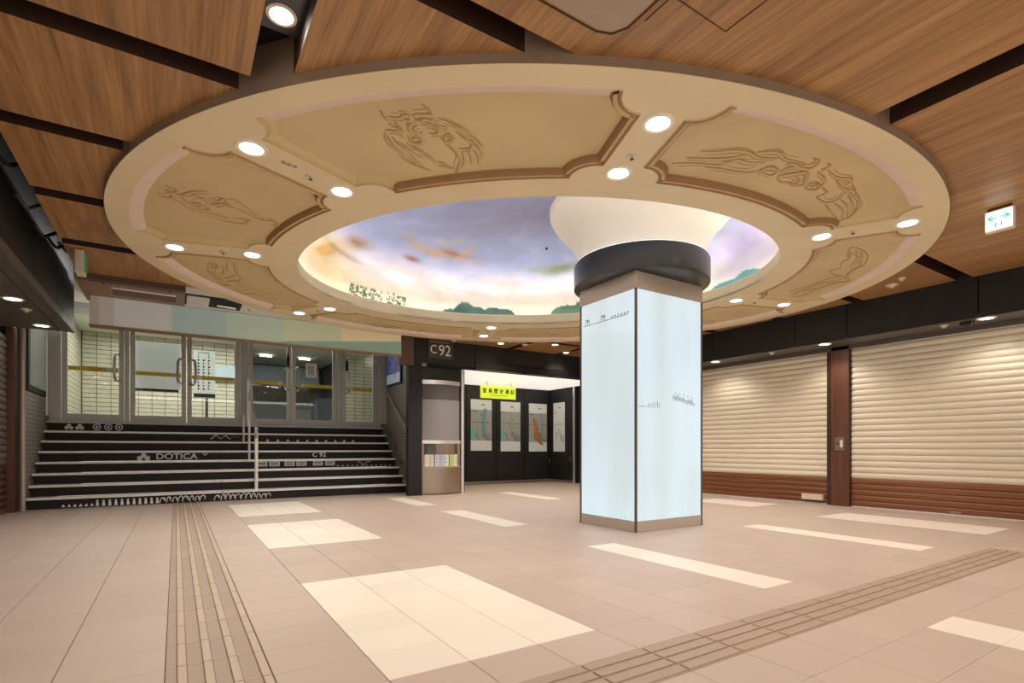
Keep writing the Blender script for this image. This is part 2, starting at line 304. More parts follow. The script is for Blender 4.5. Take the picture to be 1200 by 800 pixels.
# ------------------------------------------------------------------ oval of the ceiling medallion
C0 = (4.07, 5.89)
def ell(phi, a, b, ax):
    t = phi-ax; return a*b/math.sqrt((b*math.cos(t))**2+(a*math.sin(t))**2)
AO = math.atan2(.401, -.916); AI = math.atan2(.624, -.782)
ro = lambda p: ell(p, 4.74, 4.05, AO)
ri = lambda p: ell(p, 3.08, 2.43, AI)
def P(phi, r): return (C0[0]+r*math.cos(phi), C0[1]+r*math.sin(phi))
ZD, ZC = 3.25, 3.31
# ================================================================== STRUCTURE
# ---- floor
XB = [-2.35,-1.676,-1.265,-.857,-.449,-.041,.363,.775,1.167,1.559,1.950,2.346,2.742,3.142,3.538,3.905,4.27,4.64,5.01,5.38,5.75,6.12,6.48,6.84,7.19,7.55,7.91,8.28,8.76,9.1,9.45,9.8]
Y0, DY = 5.4*.408, .785*.408
rows = range(-15, 34)
fl = thing('floor', (0,0,0), kind='structure')
TH_ = .02
box('grout_bed', 'grout', fl, -2.4, 9.85, Y0-15*DY, 13.2, -.12, -.0045)
patches = [(1.9,4.8,5.4,10.13),(1.9,4.8,14.1,18.8),(1.9,4.8,21.1,26),(8.65,9.5,5.4,10.13),(8.7,9.6,21.1,25.4),(8.7,9.6,14,18.6),
           (15.0,15.9,5.4,10.0),(19.3,21.5,5.4,9.9),(20.3,22.1,13.5,16.1),(15,16,20.6,25),(8.65,9.5,-10,3.12)]
tiles = []
for i in range(len(XB)-1):
    for j in rows:
        x0, x1 = XB[i], XB[i+1]; y0 = Y0+j*DY; y1 = y0+DY
        if y1 > 12.95: continue
        cx, cy = (x0+x1)/2, (y0+y1)/2
        if cy > 11.4 and cx < 4.3: continue
        kind = 'tile'
        for a,b,c,d in patches:
            if a <= cx/.408 <= b and c <= cy/.408 <= d: kind = 'cream'
        s1 = -.041 <= cx <= .363 and cy > 0
        s2 = j == -2 and x0 >= .363 and cx/.408 < 17.1
        if s1 or s2: kind = 'tact1' if s1 else 'tact2'
        dpt = cx*math.sin(TH)+cy*math.cos(TH); X = cx*math.cos(TH)-cy*math.sin(TH)
        vis = dpt > .8 and abs(X/dpt) < 1.05 and 618/dpt < 330
        tiles.append((0 if vis else 1, dpt, x0, x1, y0, y1, kind))
tiles.sort(key=lambda t: (t[0], t[1]))
def slab(mb, x0, x1, y0, y1, z0, z1, g=.0010, bv=.0015):
    a,b,c,d = x0+g*1.9, x1-g*1.9, y0+g, y1-g
    lo = [(a,c,z0),(b,c,z0),(b,d,z0),(a,d,z0)]; mid = [(a,c,z1-bv),(b,c,z1-bv),(b,d,z1-bv),(a,d,z1-bv)]
    hi = [(a+bv,c+bv,z1),(b-bv,c+bv,z1),(b-bv,d-bv,z1),(a+bv,d-bv,z1)]
    mb.add(lo+mid+hi, [(0,1,5,4),(1,2,6,5),(2,3,7,6),(3,0,4,7),(4,5,9,8),(5,6,10,9),(6,7,11,10),(7,4,8,11),(8,9,10,11)])
cache = {}
restm = {'tile': MB(), 'cream': MB(), 'tact1': MB(), 'tact2': MB()}
def ribs1(mb, x0, x1, y0, y1):
    for cxx in (.018,.27,.52,.79):
        a = (cxx-.1+.1)*.408; mb.cur = 1; mb.box(a-.005, a+.038, y0+.002, y1-.002, -.001, .0012); mb.cur = 0; mb.box(a, a+.033, y0+.004, y1-.004, -.001, .007)
def ribs2(mb, x0, x1, y0, y1):
    for q in (.13,.37,.61,.85):
        yy = y0+q*(y1-y0); mb.box(x0+.006, x1-.006, yy-.029, yy+.029, -.001, .007)
n1 = n2 = 0
for vis, dpt, x0, x1, y0, y1, kind in tiles:
    base = {'tile':'tile','cream':'cream'}.get(kind, 'tact')
    if n1 < 298 or kind.startswith('tact'):
        key = (round(x1-x0, 4), kind)
        if kind.startswith('tact') or key not in cache:
            mb = MB(); slab(mb, x0, x1, y0, y1, -.02, 0)
            o = mb.build('tile' if not kind.startswith('tact') else 'tactile_tile', base, fl, origin=(x0, y0, 0))
            if not kind.startswith('tact'): cache[key] = o.data
        else:
            o = bpy.data.objects.new('tile', cache[key]); link(o, fl, (x0, y0, 0))
        if kind.startswith('tact'):
            rb = MB(); (ribs1 if kind == 'tact1' else ribs2)(rb, x0, x1, y0, y1)
            rb.build('raised_bars', ['rib','tact_edge'] if kind == 'tact1' else 'tact', o, origin=(x0,y0,0))
        else: n1 += 1
    else: slab(restm[kind], x0, x1, y0, y1, -.02, 0)
restm['tile'].build('far_tile', 'tile', fl, kind='stuff')
restm['cream'].build('far_cream_tile', 'cream', fl, kind='stuff')

# ---- ceiling of wood panels with grooves
ce = thing('ceiling', (0,0,ZC), kind='structure')
from mathutils.geometry import delaunay_2d_cdt
def mid_inside(x, y, f=.45):
    dx, dy = x-C0[0], y-C0[1]; r = math.hypot(dx, dy); p = math.atan2(dy, dx)
    return r < ri(p)*(1-f)+ro(p)*f
def wpanel(x0, x1, y0, y1):
    mb = MB(); HI = ZC+.22
    ellp = [P(2*PI*k/160, ro(2*PI*k/160)-.05) for k in range(160)]
    if not any(x0 < x < x1 and y0 < y < y1 for x,y in ellp):
        mb.box(x0,x1,y0,y1,ZC,HI); mb.mi = [0 if k == 0 else 1 for k in range(6)]
    else:
        rect = [Vector(p) for p in ((x0,y0),(x1,y0),(x1,y1),(x0,y1))]
        vs = rect+[Vector(p) for p in ellp]
        ed = [(0,1),(1,2),(2,3),(3,0)]+[(4+k, 4+(k+1)%160) for k in range(160)]
        V, E, Fc, *_ = delaunay_2d_cdt(vs, ed, [], 0, 1e-5)
        n = len(V); mb.v = [(p.x,p.y,ZC) for p in V]+[(p.x,p.y,HI) for p in V]
        count = {}; keep = []
        for f in Fc:
            c = sum((V[i] for i in f), Vector((0,0)))/len(f)
            if not (x0 < c.x < x1 and y0 < c.y < y1): continue
            dx, dy = c.x-C0[0], c.y-C0[1]
            if math.hypot(dx,dy) < ro(math.atan2(dy,dx))-.055: continue
            keep.append(f)
            for i in range(len(f)):
                e = (f[i], f[(i+1)%len(f)]); count[tuple(sorted(e))] = count.get(tuple(sorted(e)), 0)+1
        if not keep: return
        for f in keep: mb.cur = 0; mb.face(list(f)[::-1])
        mb.cur = 1
        for (i,j),c in count.items():
            if c == 1: mb.face([i,j,n+j,n+i])
        used = sorted({i for f in mb.f for i in f}); rm = {o:k for k,o in enumerate(used)}
        mb.v = [mb.v[i] for i in used]; mb.f = [tuple(rm[i] for i in f) for f in mb.f]
    mb.build('ceiling_panel', ['ceil_wood','groove'], ce, origin=(0,0,ZC))
LX0, LX1 = -1.08, .39
ycut = [-3.0,-1.5,-.12,.03,1.14,1.3,2.4,2.55,3.63,3.81,4.91,5.08,6.18,6.37,7.53,7.75,8.86]
ys = [(-3,-1.45),(-1.3,-.15),(0,1.14),(1.29,2.4),(2.55,3.64),(3.81,4.91),(5.08,6.18),(6.37,7.53),(7.73,8.86)]
for a,b in ys: wpanel(LX0, LX1, a, b)
# middle bay, x .616 .. 4.08 and right bay
for a,b in ((-3,-1.3),(-1.15,1.0),(1.0,2.41),(2.56,5.0)): wpanel(.616, 4.08, a, b)
for a,b in ((-3,2.66),): wpanel(4.30, 9.07, a, b)
for a,b in ((2.84,4.0),(4.16,5.3),(5.46,6.6),(6.76,7.9)): wpanel(6.6, 9.07, a, b)
wpanel(3.9, 6.45, 9.3, 10.36); wpanel(6.62, 7.85, 9.35, 10.36); wpanel(6.62, 9.07, 8.1, 9.2); wpanel(8.02, 9.07, 9.35, 10.36)
# plenum above
sl = MB()
GX = [i*.25-1.6 for i in range(50)]; GY = [-3.2+j*.25 for j in range(65)]
for x in GX:
    for y in GY:
        if not mid_inside(x+.125, y+.125, .55) and y < 13.0 and x > -1.12: sl.add([(x,y,3.56),(x+.25,y,3.56),(x+.25,y+.25,3.56),(x,y+.25,3.56)], [(0,1,2,3)])
sl.build('ceiling_void_board', 'plenum', ce, origin=(0,0,ZC))
box('roof_slab', 'plenum', ce, -3.4, 11, -3.3, 22.4, 4.7, 4.8)
# access cover and seams of the ceiling near the medallion
ac = MB()
cov = [(1.0,2.19),(1.95,2.19),(2.03,2.16),(2.07,2.09),(2.07,1.3),(1.0,1.3)]
ac.prism(cov, 'z', ZC-.012, ZC+.01)
ac.build('access_cover', 'ac', ce)
sm = MB()
sm.tube([(2.57,1.3,ZC-.001),(2.57,1.83,ZC-.001),(2.2,1.83,ZC-.001),(1.8,1.83,ZC-.001)], .004)
sm.tube([(1.0,2.215,ZC-.001),(1.96,2.215,ZC-.001),(2.05,2.18,ZC-.001),(2.095,2.1,ZC-.001),(2.095,1.3,ZC-.001)], .006)
sm.tube([(2.14,1.3,ZC-.001),(2.14,2.02,ZC-.001)], .004)
sm.build('panel_seam', 'seam', ce)
# ---- dark plate with the lamp in the slot
box('slot_plate', 'black_gloss', ce, .39, .616, 1.5, 3.33, 3.43, 3.44)

# ---- right wall, fascia, soffit
wr = thing('wall_right', (9.8,0,0), kind='structure')
box('wall_core', 'black_panel', wr, 9.86, 10.1, -3.2, 13.2, 0, 4.7)
seams = [-3.2,-.67,.97,2.61,4.25,5.1,6.75,8.4,10.36]
for a,b in zip(seams, seams[1:]): box('fascia_panel', 'black_panel', wr, 9.08, 9.12, a+.006, b-.006, 2.76, 3.6, bevel=.003)
box('soffit', 'soffit', wr, 9.083, 9.86, -3.2, 10.36, 2.76, 2.80)
box('shutter_lintel', 'soffit', wr, 9.7, 9.86, -3.2, 10.9, 2.70, 2.765)
# ---- left wall
wl = thing('wall_left', (-2.2,0,0), kind='structure')
box('wall_core', 'plenum', wl, -3.3, -2.24, 3, 11.2, 0, 4.7)
seamL = [2.6,4.3,6.0,7.7,9.0,10.4]
for a,b in zip(seamL, seamL[1:]): box('fascia_panel', 'left_fascia', wl, -1.35, -1.31, a+.005, b-.005, 2.87, 4.5, bevel=.003)
box('fascia_flange', 'soffit', wl, -1.35, -1.30, 2.6, 10.4, 2.76, 2.862, bevel=.004)
box('fascia_end', 'black_panel', wl, -2.3, -1.35, 10.36, 10.4, 2.78, 4.5)
box('soffit', 'soffit', wl, -2.24, -1.47, 2.6, 10.36, 2.76, 2.80)
box('soffit_edge', 'soffit', wl, -1.46, -1.353, 2.6, 10.38, 2.765, 2.80)
# left shop shutter frame and pier
sh = thing('roller_shutter', (-2.2,7,0), 'tan ribbed shutter at the far left edge, under the black soffit', 'shutter')
for k in range(26):
    z = k*.105
    MB().prism([(-2.235,z+.002),(-2.20,z+.012),(-2.19,z+.05),(-2.20,z+.095),(-2.235,z+.103)], 'y', 3, 11.0).build('slat', 'pier' if k < 7 else 'curb', sh, origin=(-2.2,7,z))
pt = thing('shutter_post', (-2.15,11.2,0), 'dark brown metal post with a slim chrome pipe left of the stairs', 'post')
box('post_body', 'pier', pt, -2.2, -2.12, 11.03, 11.32, 0, 2.9)
MB().cyl((-2.05,11.25,0),(-2.05,11.25,2.9),.035).build('pipe','bronze',pt, smooth=True)

# ---- wall behind: header over the stairs, header over the kiosk and alcove
sg = thing('advertising_board', (1.35,10.1,2.7), 'long overhead board in muted grey, teal, green and beige blocks above the stairs', 'sign')
cols = [((-1.095,-.98),(150,136,122)),((-.98,-.795),(160,150,138)),((-.795,-.058),(172,168,158)),((-.058,.729),(145,160,151)),((.729,1.613),(155,168,146)),((1.613,2.628),(166,168,138)),((2.628,3.803),(192,172,134))]
zb = lambda x: 2.875 if x < 9 else 2.9
box('backing', 'brown_panel', sg, -1.095, 3.8, 10.12, 10.2, 2.83, 3.31)
for (a,b),c in cols: box('colour_block', flat('ad_colour', c, .30), sg, a, b, 10.095, 10.12, 2.868, 3.30)  # faint glow added to brighten the board
MB().prism([(1.613,2.868),(3.803,2.868),(3.803,3.13),(1.613,2.90)], 'y', 10.085, 10.096).build('colour_block', flat('ad_colour', (118,142,120), .28), sg)
box('lower_trim', 'brown_panel', sg, -1.10, 3.81, 10.08, 10.13, 2.838, 2.868)
box('end_return', 'brown_dark', sg, 3.81, 4.11, 10.2, 10.30, 2.70, 3.31)
# brown soffit strip and pale soffit in front of it
br = thing('trim_1', (-.4,9.5,3.31), kind='structure')
box('strip_board', 'brown_dark', br, LX0, .12, 8.86, 9.0, 3.24, 3.34)
box('soffit_board', 'brown_panel', br, LX0, .12, 9.02, 10.1, 3.30, 3.36)
box('inset_board', 'brown_dark', br, -.78, .0, 9.45, 9.85, 3.286, 3.302)
box('inset_lip', 'nosing', br, -.78, .0, 9.43, 9.45, 3.28, 3.302)
for x in (-.86,-.08): box('joint', 'plenum', br, x, x+.02, 9.02, 9.3, 3.296, 3.303)
box('edge_board', 'brown_panel', br, -1.12, LX0, 8.86, 10.1, 3.22, 3.6)
pc = thing('trim_2', (1.4,9.5,3.3), kind='structure')
box('pale_soffit', 'hall_ceiling', pc, .12, 3.9, 8.9, 10.12, 3.31, 3.35)
box('hatch_flap', 'hall_ceiling', pc, .14, .44, 9.3, 9.85, 3.27, 3.30, bevel=.004)
box('hatch_void', 'plenum', pc, .12, .9, 9.25, 9.9, 3.298, 3.309)
MB().cyl((.55,9.6,3.27),(.82,9.65,3.27),.02).build('cable','chrome',pc)
# header over kiosk
wb = thing('wall_back', (7,10.5,0), kind='structure')
for a,b in ((4.1,5.62),(5.63,7.9),(7.91,9.08)): box('header_panel', 'black_panel', wb, a, b, 10.36, 10.42, 2.93 if a > 5 else 2.80, 3.6, bevel=.003)
box('header_lip', 'black_gloss', wb, 5.63, 9.08, 10.34, 10.42, 2.76, 2.925, bevel=.004)
box('header_core', 'plenum', wb, 4.62, 9.86, 10.42, 10.62, 2.77, 4.7)
box('column_left', 'black_panel', wb, 4.1, 4.40, 10.45, 10.60, 0, 2.81, bevel=.004)
box('header_side', 'black_panel', wb, 4.1, 4.14, 10.36, 10.6, 2.78, 4.2)
box('kiosk_backing', 'black_panel', wb, 4.40, 5.44, 10.82, 11.0, 0, 2.80)
box('side_panel', 'black_panel', wb, 5.44, 5.50, 10.62, 13.0, 0, 2.76)
# alcove: back panels, right wall
asm = [5.5,6.05,6.747,7.703,8.669,9.6]
for a,b in zip(asm, asm[1:]): box('wall_panel', 'black_panel', wb, a+.008, b-.008, 12.93, 12.97, .07, 2.72, bevel=.004)
for a,b in ((11.8,12.93),): box('wall_panel', 'black_panel', wb, 9.6, 9.64, a+.006, b-.006, .07, 2.72, bevel=.004)
box('alcove_core', 'plenum', wb, 5.4, 9.86, 12.97, 13.1, 0, 2.9)
box('alcove_core', 'plenum', wb, 9.64, 9.86, 11.75, 13.0, 0, 2.9)
box('luminous_ceiling', 'alc_glow', wb, 5.5, 9.6, 10.66, 12.95, 2.76, 2.78)
box('baseboard', 'steel', wb, 5.5, 9.6, 12.90, 12.94, 0, .07)
box('baseboard', 'steel', wb, 9.57, 9.60, 11.78, 12.9, 0, .07)
box('corner_trim', 'chrome', wb, 9.58, 9.62, 11.74, 11.79, 0, 2.76)
for (x,y,z) in ((9.53,12.88,.62),): box('door_pull', 'steel', wb, x, x+.03, y-.03, y+.02, z-.07, z+.07)
box('door_pull', 'steel', wb, 9.57, 9.60, 11.9, 11.95, .6, .76)

# ---- stair hall
HZ = 1.52
hall = thing('wall_hall', (1.2,15,HZ), kind='structure')
box('hall_floor', 'curb', hall, -2.2, 6.6, 13.05, 21.2, HZ-.3, HZ)
box('hall_ceiling', 'hall_ceiling', hall, -2.3, 6.7, 10.42, 21.3, 4.05, 4.15)
box('hall_wall', 'dark_wall', hall, 1.46, 4.7, 21.0, 21.2, HZ, 4.05)
box('hall_wall', 'wgrout', hall, -2.3, 1.46, 17.53, 17.7, HZ, 4.05)
box('hall_wall', 'dark_wall', hall, 1.40, 1.46, 17.7, 21.0, HZ, 4.05)
box('hall_wall', 'wgrout', hall, 4.7, 6.6, 17.53, 17.7, HZ, 4.05)
box('hall_wall', 'dark_wall', hall, 4.7, 4.76, 17.7, 21.0, HZ, 4.05)
box('hall_wall', 'ggrout', hall, -2.3, -2.08, 11.34, 17.7, 0, 4.1)
box('hall_wall', 'ggrout', hall, 4.58, 4.8, 10.62, 13.25, 0, 4.1)
box('hall_wall', 'dark_wall', hall, 6.6, 6.8, 13.2, 17.7, HZ, 4.1)
box('hall_wall', 'dark_wall', hall, 4.8, 6.8, 13.0, 13.2, HZ, 4.1)
def tilewall(name, m, plane, pos, a0, a1, z0, z1, tw, th, sgn, g=.005, stagger=False, parent=hall):
    mb = MB(); r = 0; z = z0
    while z < z1-th*.5:
        a = a0 - (tw/2 if stagger and r % 2 else 0)
        while a < a1-.01:
            p, q = max(a+g/2, a0), min(a+tw-g/2, a1)
            if q-p > .01:
                d = pos+sgn*.012
                if plane == 'y': mb.add([(p,d,z+g/2),(q,d,z+g/2),(q,d,z+th-g/2),(p,d,z+th-g/2),(p,pos,z+g/2),(q,pos,z+g/2),(q,pos,z+th-g/2),(p,pos,z+th-g/2)],[(0,1,2,3),(0,1,5,4),(3,2,6,7),(0,3,7,4),(1,2,6,5)])
                else: mb.add([(d,p,z+g/2),(d,q,z+g/2),(d,q,z+th-g/2),(d,p,z+th-g/2),(pos,p,z+g/2),(pos,q,z+g/2),(pos,q,z+th-g/2),(pos,p,z+th-g/2)],[(0,1,2,3),(0,1,5,4),(3,2,6,7),(0,3,7,4),(1,2,6,5)])
            a += tw
        z += th; r += 1
    return mb.build(name, m, parent, kind='stuff')
tilewall('wall_tiles', 'wtile', 'y', 17.53, -2.05, 1.46, HZ, 4.05, .3, .115, -1, g=.016)
tilewall('wall_tiles', 'wtile', 'y', 17.53, 4.7, 6.6, HZ, 4.05, .3, .115, -1, g=.016)
tilewall('wall_tiles', 'wtile', 'x', -2.08, 13.35, 17.5, HZ, 4.05, .3, .115, 1, g=.012)
tilewall('wall_tiles', 'gtile', 'x', -2.08, 11.36, 13.1, 0, 4.05, .22, .075, 1, g=.010, stagger=True)
tilewall('wall_tiles', 'gtile', 'x', 4.58, 10.64, 13.1, 0, 4.05, .22, .075, -1, g=.010, stagger=True)
box('light_band', 'blueband', hall, 1.5, 4.6, 20.9, 20.98, 3.36, 4.0)  # pale blue reflections of the door glass, set in as solid bands
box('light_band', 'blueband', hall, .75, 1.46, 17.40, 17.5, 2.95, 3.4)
box('wall_board', 'glass_grey', hall, 3.45, 4.3, 20.9, 20.98, HZ+.1, 2.45)
for x,y in ((2.3,18.8),(3.5,18.8),(5.5,17.0),(.6,16.4)):
    box('ceiling_strip_lamp', 'lamp', hall, x, x+.35, y, y+.05, 3.99, 4.04)
# ------------------------------------------------------------------ staircase
SY, RUN, RISE = 11.4, .235, .19
SX0, SX1 = -2.05, 4.42
st = thing('staircase', (1.2, SY, 0), 'wide staircase of eight dark printed risers with cream nosings up to the glass doors', 'stairs')
risers = []
for k in range(8):
    y = SY+k*RUN; z = k*RISE
    r = box('riser', 'riser', st, SX0, SX1, y, y+.03, z, z+RISE-.004); risers.append(r)
    box('tread', 'tread', st, SX0, SX1, y, y+RUN+.03 if k < 7 else 13.3, z+RISE-.035, z+RISE-.006)
    for a,b in ((SX0, -1.0+1.75), (.752, 1.38), (1.382, 2.6), (2.602, SX1)):
        box('nosing', 'nosing' if k < 7 else 'alu', st, a+.002, b-.002, y-.022, y+.03, z+RISE-.04, z+RISE, bevel=.004)
for k in range(8):
    y = SY+k*RUN; z = k*RISE
    box('curb_block', 'curb', st, SX0-.06, SX0+.02-.0, y+.02, y+RUN+.02, max(0,z-.02), z+RISE+.10, bevel=.006)
    box('curb_block', 'curb', st, SX1-.01, SX1+.15, y+.02, y+RUN+.02, max(0,z-.02), z+RISE+.10, bevel=.006)
def rp(k): return risers[k], SY+k*RUN-.003, k*RISE
RX = (PI/2, 0, 0)
r, y, z = rp(4)
text('riser_lettering', 'DOTICA', .155, (.02, y, z+.075), RX, 'white', r, bold=.003, sx=1.18)
mk = MB()
for dx, dz in ((-.06,0),(.06,0),(0,.05)): mk.cyl((-.52+dx, y, z+.05+dz), (-.52+dx, y-.004, z+.05+dz), .045, n=14)
mk.build('riser_mark', 'white', r)
mk = MB()
for a in range(8): mk.cyl((.50+.03*math.cos(a*PI/4), y, z+.135+.03*math.sin(a*PI/4)), (.50+.03*math.cos(a*PI/4), y-.003, z+.135+.03*math.sin(a*PI/4)), .011, n=8)
mk.build('riser_mark', 'white', r)
text('riser_lettering', 'C 92', .15, (2.72, y, z+.095), RX, 'white', r, bold=.003)
# pictograms on the top riser
r, y, z = rp(7); mk = MB()
for x in (-1.72,-1.56):
    for dx, dz in ((-.035,0),(.035,0),(0,.045)): mk.cyl((x+dx, y, z+.06+dz), (x+dx, y-.003, z+.06+dz), .034, n=12)
for x in (-1.30,-1.12,-.95):
    for a in range(16): mk.cyl((x+.055*math.cos(a*PI/8), y, z+.085+.055*math.sin(a*PI/8)), (x+.055*math.cos(a*PI/8), y-.003, z+.085+.055*math.sin(a*PI/8)), .012, n=6)
    mk.cyl((x,y,z+.085),(x,y-.003,z+.085),.024,n=12)
mk.build('riser_pictograms', 'white', r)
# small line drawings on riser seven
r, y, z = rp(6); mk = MB()
mk.tube([(.62,y,z+.05),(.72,y,z+.14),(.80,y,z+.06),(.9,y,z+.13),(.98,y,z+.05)], .009); mk.tube([(.66,y,z+.15),(.78,y,z+.16)], .008)
for i in range(8): mk.box(1.0+i*.05, 1.02+i*.05, y-.003, y, z+.08+.02*math.sin(i), z+.088+.02*math.sin(i))
for i in range(10):
    x = 1.72+i*.21; mk.prism([(x-.03,z+.01),(x+.03,z+.01),(x+.022,z+.045),(x,z+.065),(x-.022,z+.045)], 'y', y-.003, y)
mk.build('riser_drawings', 'white', r, kind='stuff')
# vehicles on riser four
r, y, z = rp(3); mk = MB()
for x in (1.42,1.66,1.96,2.2,2.54,2.8):
    mk.box(x, x+.2, y-.003, y, z+.13, z+.145); mk.box(x, x+.018, y-.003, y, z+.06, z+.14); mk.box(x+.182, x+.2, y-.003, y, z+.06, z+.14)
    mk.box(x, x+.2, y-.003, y, z+.05, z+.066)
    for q in range(4): mk.box(x+.03+q*.04, x+.055+q*.04, y-.003, y, z+.08, z+.11)
for i in range(12): mk.box(3.05+i*.11, 3.09+i*.11, y-.003, y, z+.03, z+.045)
mk.tube([(3.52,y,z+.12),(3.6,y,z+.1),(3.66,y,z+.04),(3.72,y,z+.11),(3.82,y,z+.13)], .007)
mk.build('riser_drawings', 'white', r, kind='stuff')
# row of figures on the lowest riser
r, y, z = rp(0); mk = MB(); y -= .002
x = -1.58
for i in range(6): mk.prism([(x-.022,.02),(x+.03,.02),(x+.012,.06),(x,.065)], 'y', y-.003, y); x += .075
for i in range(11):
    mk.prism([(x-.022,.015),(x+.024,.015),(x+.018,.08),(x+.004,.085),(x-.014,.08)], 'y', y-.003, y); mk.cyl((x,y,.102),(x,y-.003,.102),.017,n=8); x += .085
random.seed(3)
while x < 1.62:
    if abs(x-.55) < .09: x += .07; continue
    h = random.uniform(.10,.135); w_ = random.uniform(.035,.055)
    mk.tube(smoothpath([(x-w_,y,.02),(x-w_*.8,y,.08),(x,y,h),(x+w_*.7,y,.09),(x+w_*.5,y,.05)],3), .009, n=4)
    if random.random() < .6: mk.cyl((x+.02,y,h-.02),(x+.02,y-.003,h-.02),.018,n=8)
    x += random.uniform(.075,.1)
mk.build('riser_figures', 'white', r, kind='stuff')
# handrails
hr = thing('handrail', (1.33, 11.4, 0), 'steel handrail dividing the stairs in the middle', 'handrail')
MB().tube([(1.335,12.98,1.52),(1.335,12.98,2.46),(1.335,12.9,2.49),(1.335,11.5,1.42),(1.335,11.42,1.36),(1.335,11.42,1.2)], .024, n=10).build('rail', 'chrome', hr, smooth=True)
MB().cyl((1.335,11.45,RISE),(1.335,11.45,1.40),.032).build('post', 'nosing', hr, smooth=True)
MB().cyl((1.30,12.3,RISE*4),(1.30,12.3,1.98),.022).build('post', 'nosing', hr, smooth=True)
MB().cyl((1.24,12.78,RISE*6),(1.24,12.78,1.72),.022).build('post', 'nosing', hr, smooth=True)
hr2 = thing('handrail', (4.5, 11.8, 0), 'short sloping chrome handrail on the tiled wall right of the stairs', 'handrail')
MB().tube([(4.50,13.0,2.42),(4.50,11.4,1.33)], .022, n=10).build('rail', 'chrome', hr2, smooth=True)
for yy in (12.8, 12.0): MB().tube([(4.57,yy,2.42-(13.0-yy)*.68-.06),(4.50,yy,2.42-(13.0-yy)*.68)], .01).build('bracket', 'chrome', hr2)
box('emblem', 'red', hr2, 4.555, 4.567, 13.0, 13.1, 2.2, 2.5)
# wall posters beside the stairs
po = thing('wall_poster', (-2.05, 12.2, 2.0), 'blank grey poster in a dark frame on the tiled wall left of the stairs', 'poster')
box('frame', 'black_panel', po, -2.068, -2.03, 11.5, 12.93, 1.95, 3.4, bevel=.005)
box('sheet', flat('poster_grey', (134,138,130), .2), po, -2.032, -2.02, 11.6, 12.86, 2.05, 3.3)
po = thing('wall_poster', (4.55, 12.6, 2.4), 'blue poster with white branching lines on the tiled wall right of the stairs', 'poster')
box('frame', 'black_panel', po, 4.53, 4.567, 12.05, 13.04, 2.55, 3.5)
bs = box('sheet', flat('poster_blue', (66,92,150), .25), po, 4.52, 4.532, 12.08, 13.0, 2.6, 3.45)
box('pale_base', flat('poster_pale', (170,185,200), .25), po, 4.515, 4.521, 12.08, 13.0, 2.6, 2.83)
m2 = MB(); m2.tube([(4.515,12.4,2.7),(4.515,12.4,3.4)], .02); m2.tube([(4.515,12.4,2.9),(4.515,12.8,3.3)], .012); m2.tube([(4.515,12.4,3.0),(4.515,12.15,3.15)], .012); m2.tube([(4.515,12.8,2.9),(4.515,12.5,3.1),(4.515,12.15,3.35)], .01)
m2.build('branch_drawing', 'white', po)
# ------------------------------------------------------------------ glass doors
DYp = 13.2
def frame(name, x0, x1, z0, z1, parent, t=.05, d=.05, rail=.12, top=.1, y=DYp):
    mb = MB(); mb.box(x0, x0+t, y-d/2, y+d/2, z0, z1); mb.box(x1-t, x1, y-d/2, y+d/2, z0, z1)
    mb.box(x0+t, x1-t, y-d/2, y+d/2, z0, z0+rail); mb.box(x0+t, x1-t, y-d/2, y+d/2, z1-top, z1)
    return mb.build(name, 'alu', parent)
def handle(parent, x, y, z0, z1, dx):
    MB().tube(smoothpath([(x,y,z1),(x,y-.07,z1+.01),(x+dx,y-.10,z1-.04),(x+dx,y-.10,z0+.04),(x,y-.07,z0-.01),(x,y,z0)],4), .027, n=8).build('handle', 'chrome', parent, smooth=True)
leafs = [(-1.853,-.873,1), (-.718+-.07,.192,1), (.197,1.205,-1), (1.376,2.275,1), (2.285,3.311,-1), (3.434,4.311,-1)]
ZT = 3.75
for i,(a,b,s) in enumerate(leafs):
    d = thing('door_%d' % (i+1), ((a+b)/2, DYp, HZ), kind='structure')
    frame('door_frame', a+.006, b-.006, HZ+.01, ZT, d, t=.085, rail=.14, top=.12)
    box('glass_pane', 'glass', d, a+.09, b-.09, DYp-.004, DYp+.004, HZ+.15, ZT-.12)
    zs = 2.56-.018*(i*1.0)
    box('yellow_strip', 'yellow', d, a+.10, b-.10, DYp-.012, DYp-.006, zs-.045, zs+.035)
    if i == 0: text('strip_lettering', 'PUSH', .085, (-1.33, DYp-.016, zs-.005), RX, 'red', d)
    hx = b-.10 if s > 0 else a+.10
    box('strip_tag', 'white', d, hx-.14*s-.04, hx-.14*s+.04, DYp-.018, DYp-.012, zs-.035, zs+.025)
    handle(d, hx+.02*s, DYp-.03, 2.36, 2.86, -.07*s)
    if i in (3,5): MB().prism([(hx-.05*0,2.85),(hx+.06,2.85),(hx+.06,3.1),(hx+.03,3.25),(hx,3.1)], 'y', DYp-.04, DYp-.03).build('handle_guard', 'black_gloss', d)
dj = thing('trim_3', (1.2, DYp, HZ), kind='structure')
for a,b in ((-2.05,-1.853),(-.873,-.79),(1.205,1.376),(3.311,3.434),(4.311,4.58)): box('door_post', 'alu', dj, a+.004, b-.004, DYp-.04, DYp+.04, HZ, 4.05, bevel=.004)
box('sill', 'alu', dj, -2.05, 4.58, 13.08, 13.3, HZ-.01, HZ+.012)
box('transom', 'alu', dj, -2.05, 4.58, DYp-.04, DYp+.04, 3.76, 3.84)
po = thing('poster', (-.33, 13.32, 2.3), 'large blank grey poster behind the second glass door from the left', 'poster')
box('sheet', flat('poster_pale_grey', (178,175,168), .55), po, -.70, .09, 13.30, 13.32, 2.24, 3.22)  # self-glow added to lift the sheet
box('lower_edge', 'black_panel', po, -.70, .05, 13.29, 13.325, 2.19, 2.24)
po = thing('notice_stand', (.65, 13.5, 1.6), 'tall white notice board with black lettering behind the third glass door', 'notice')
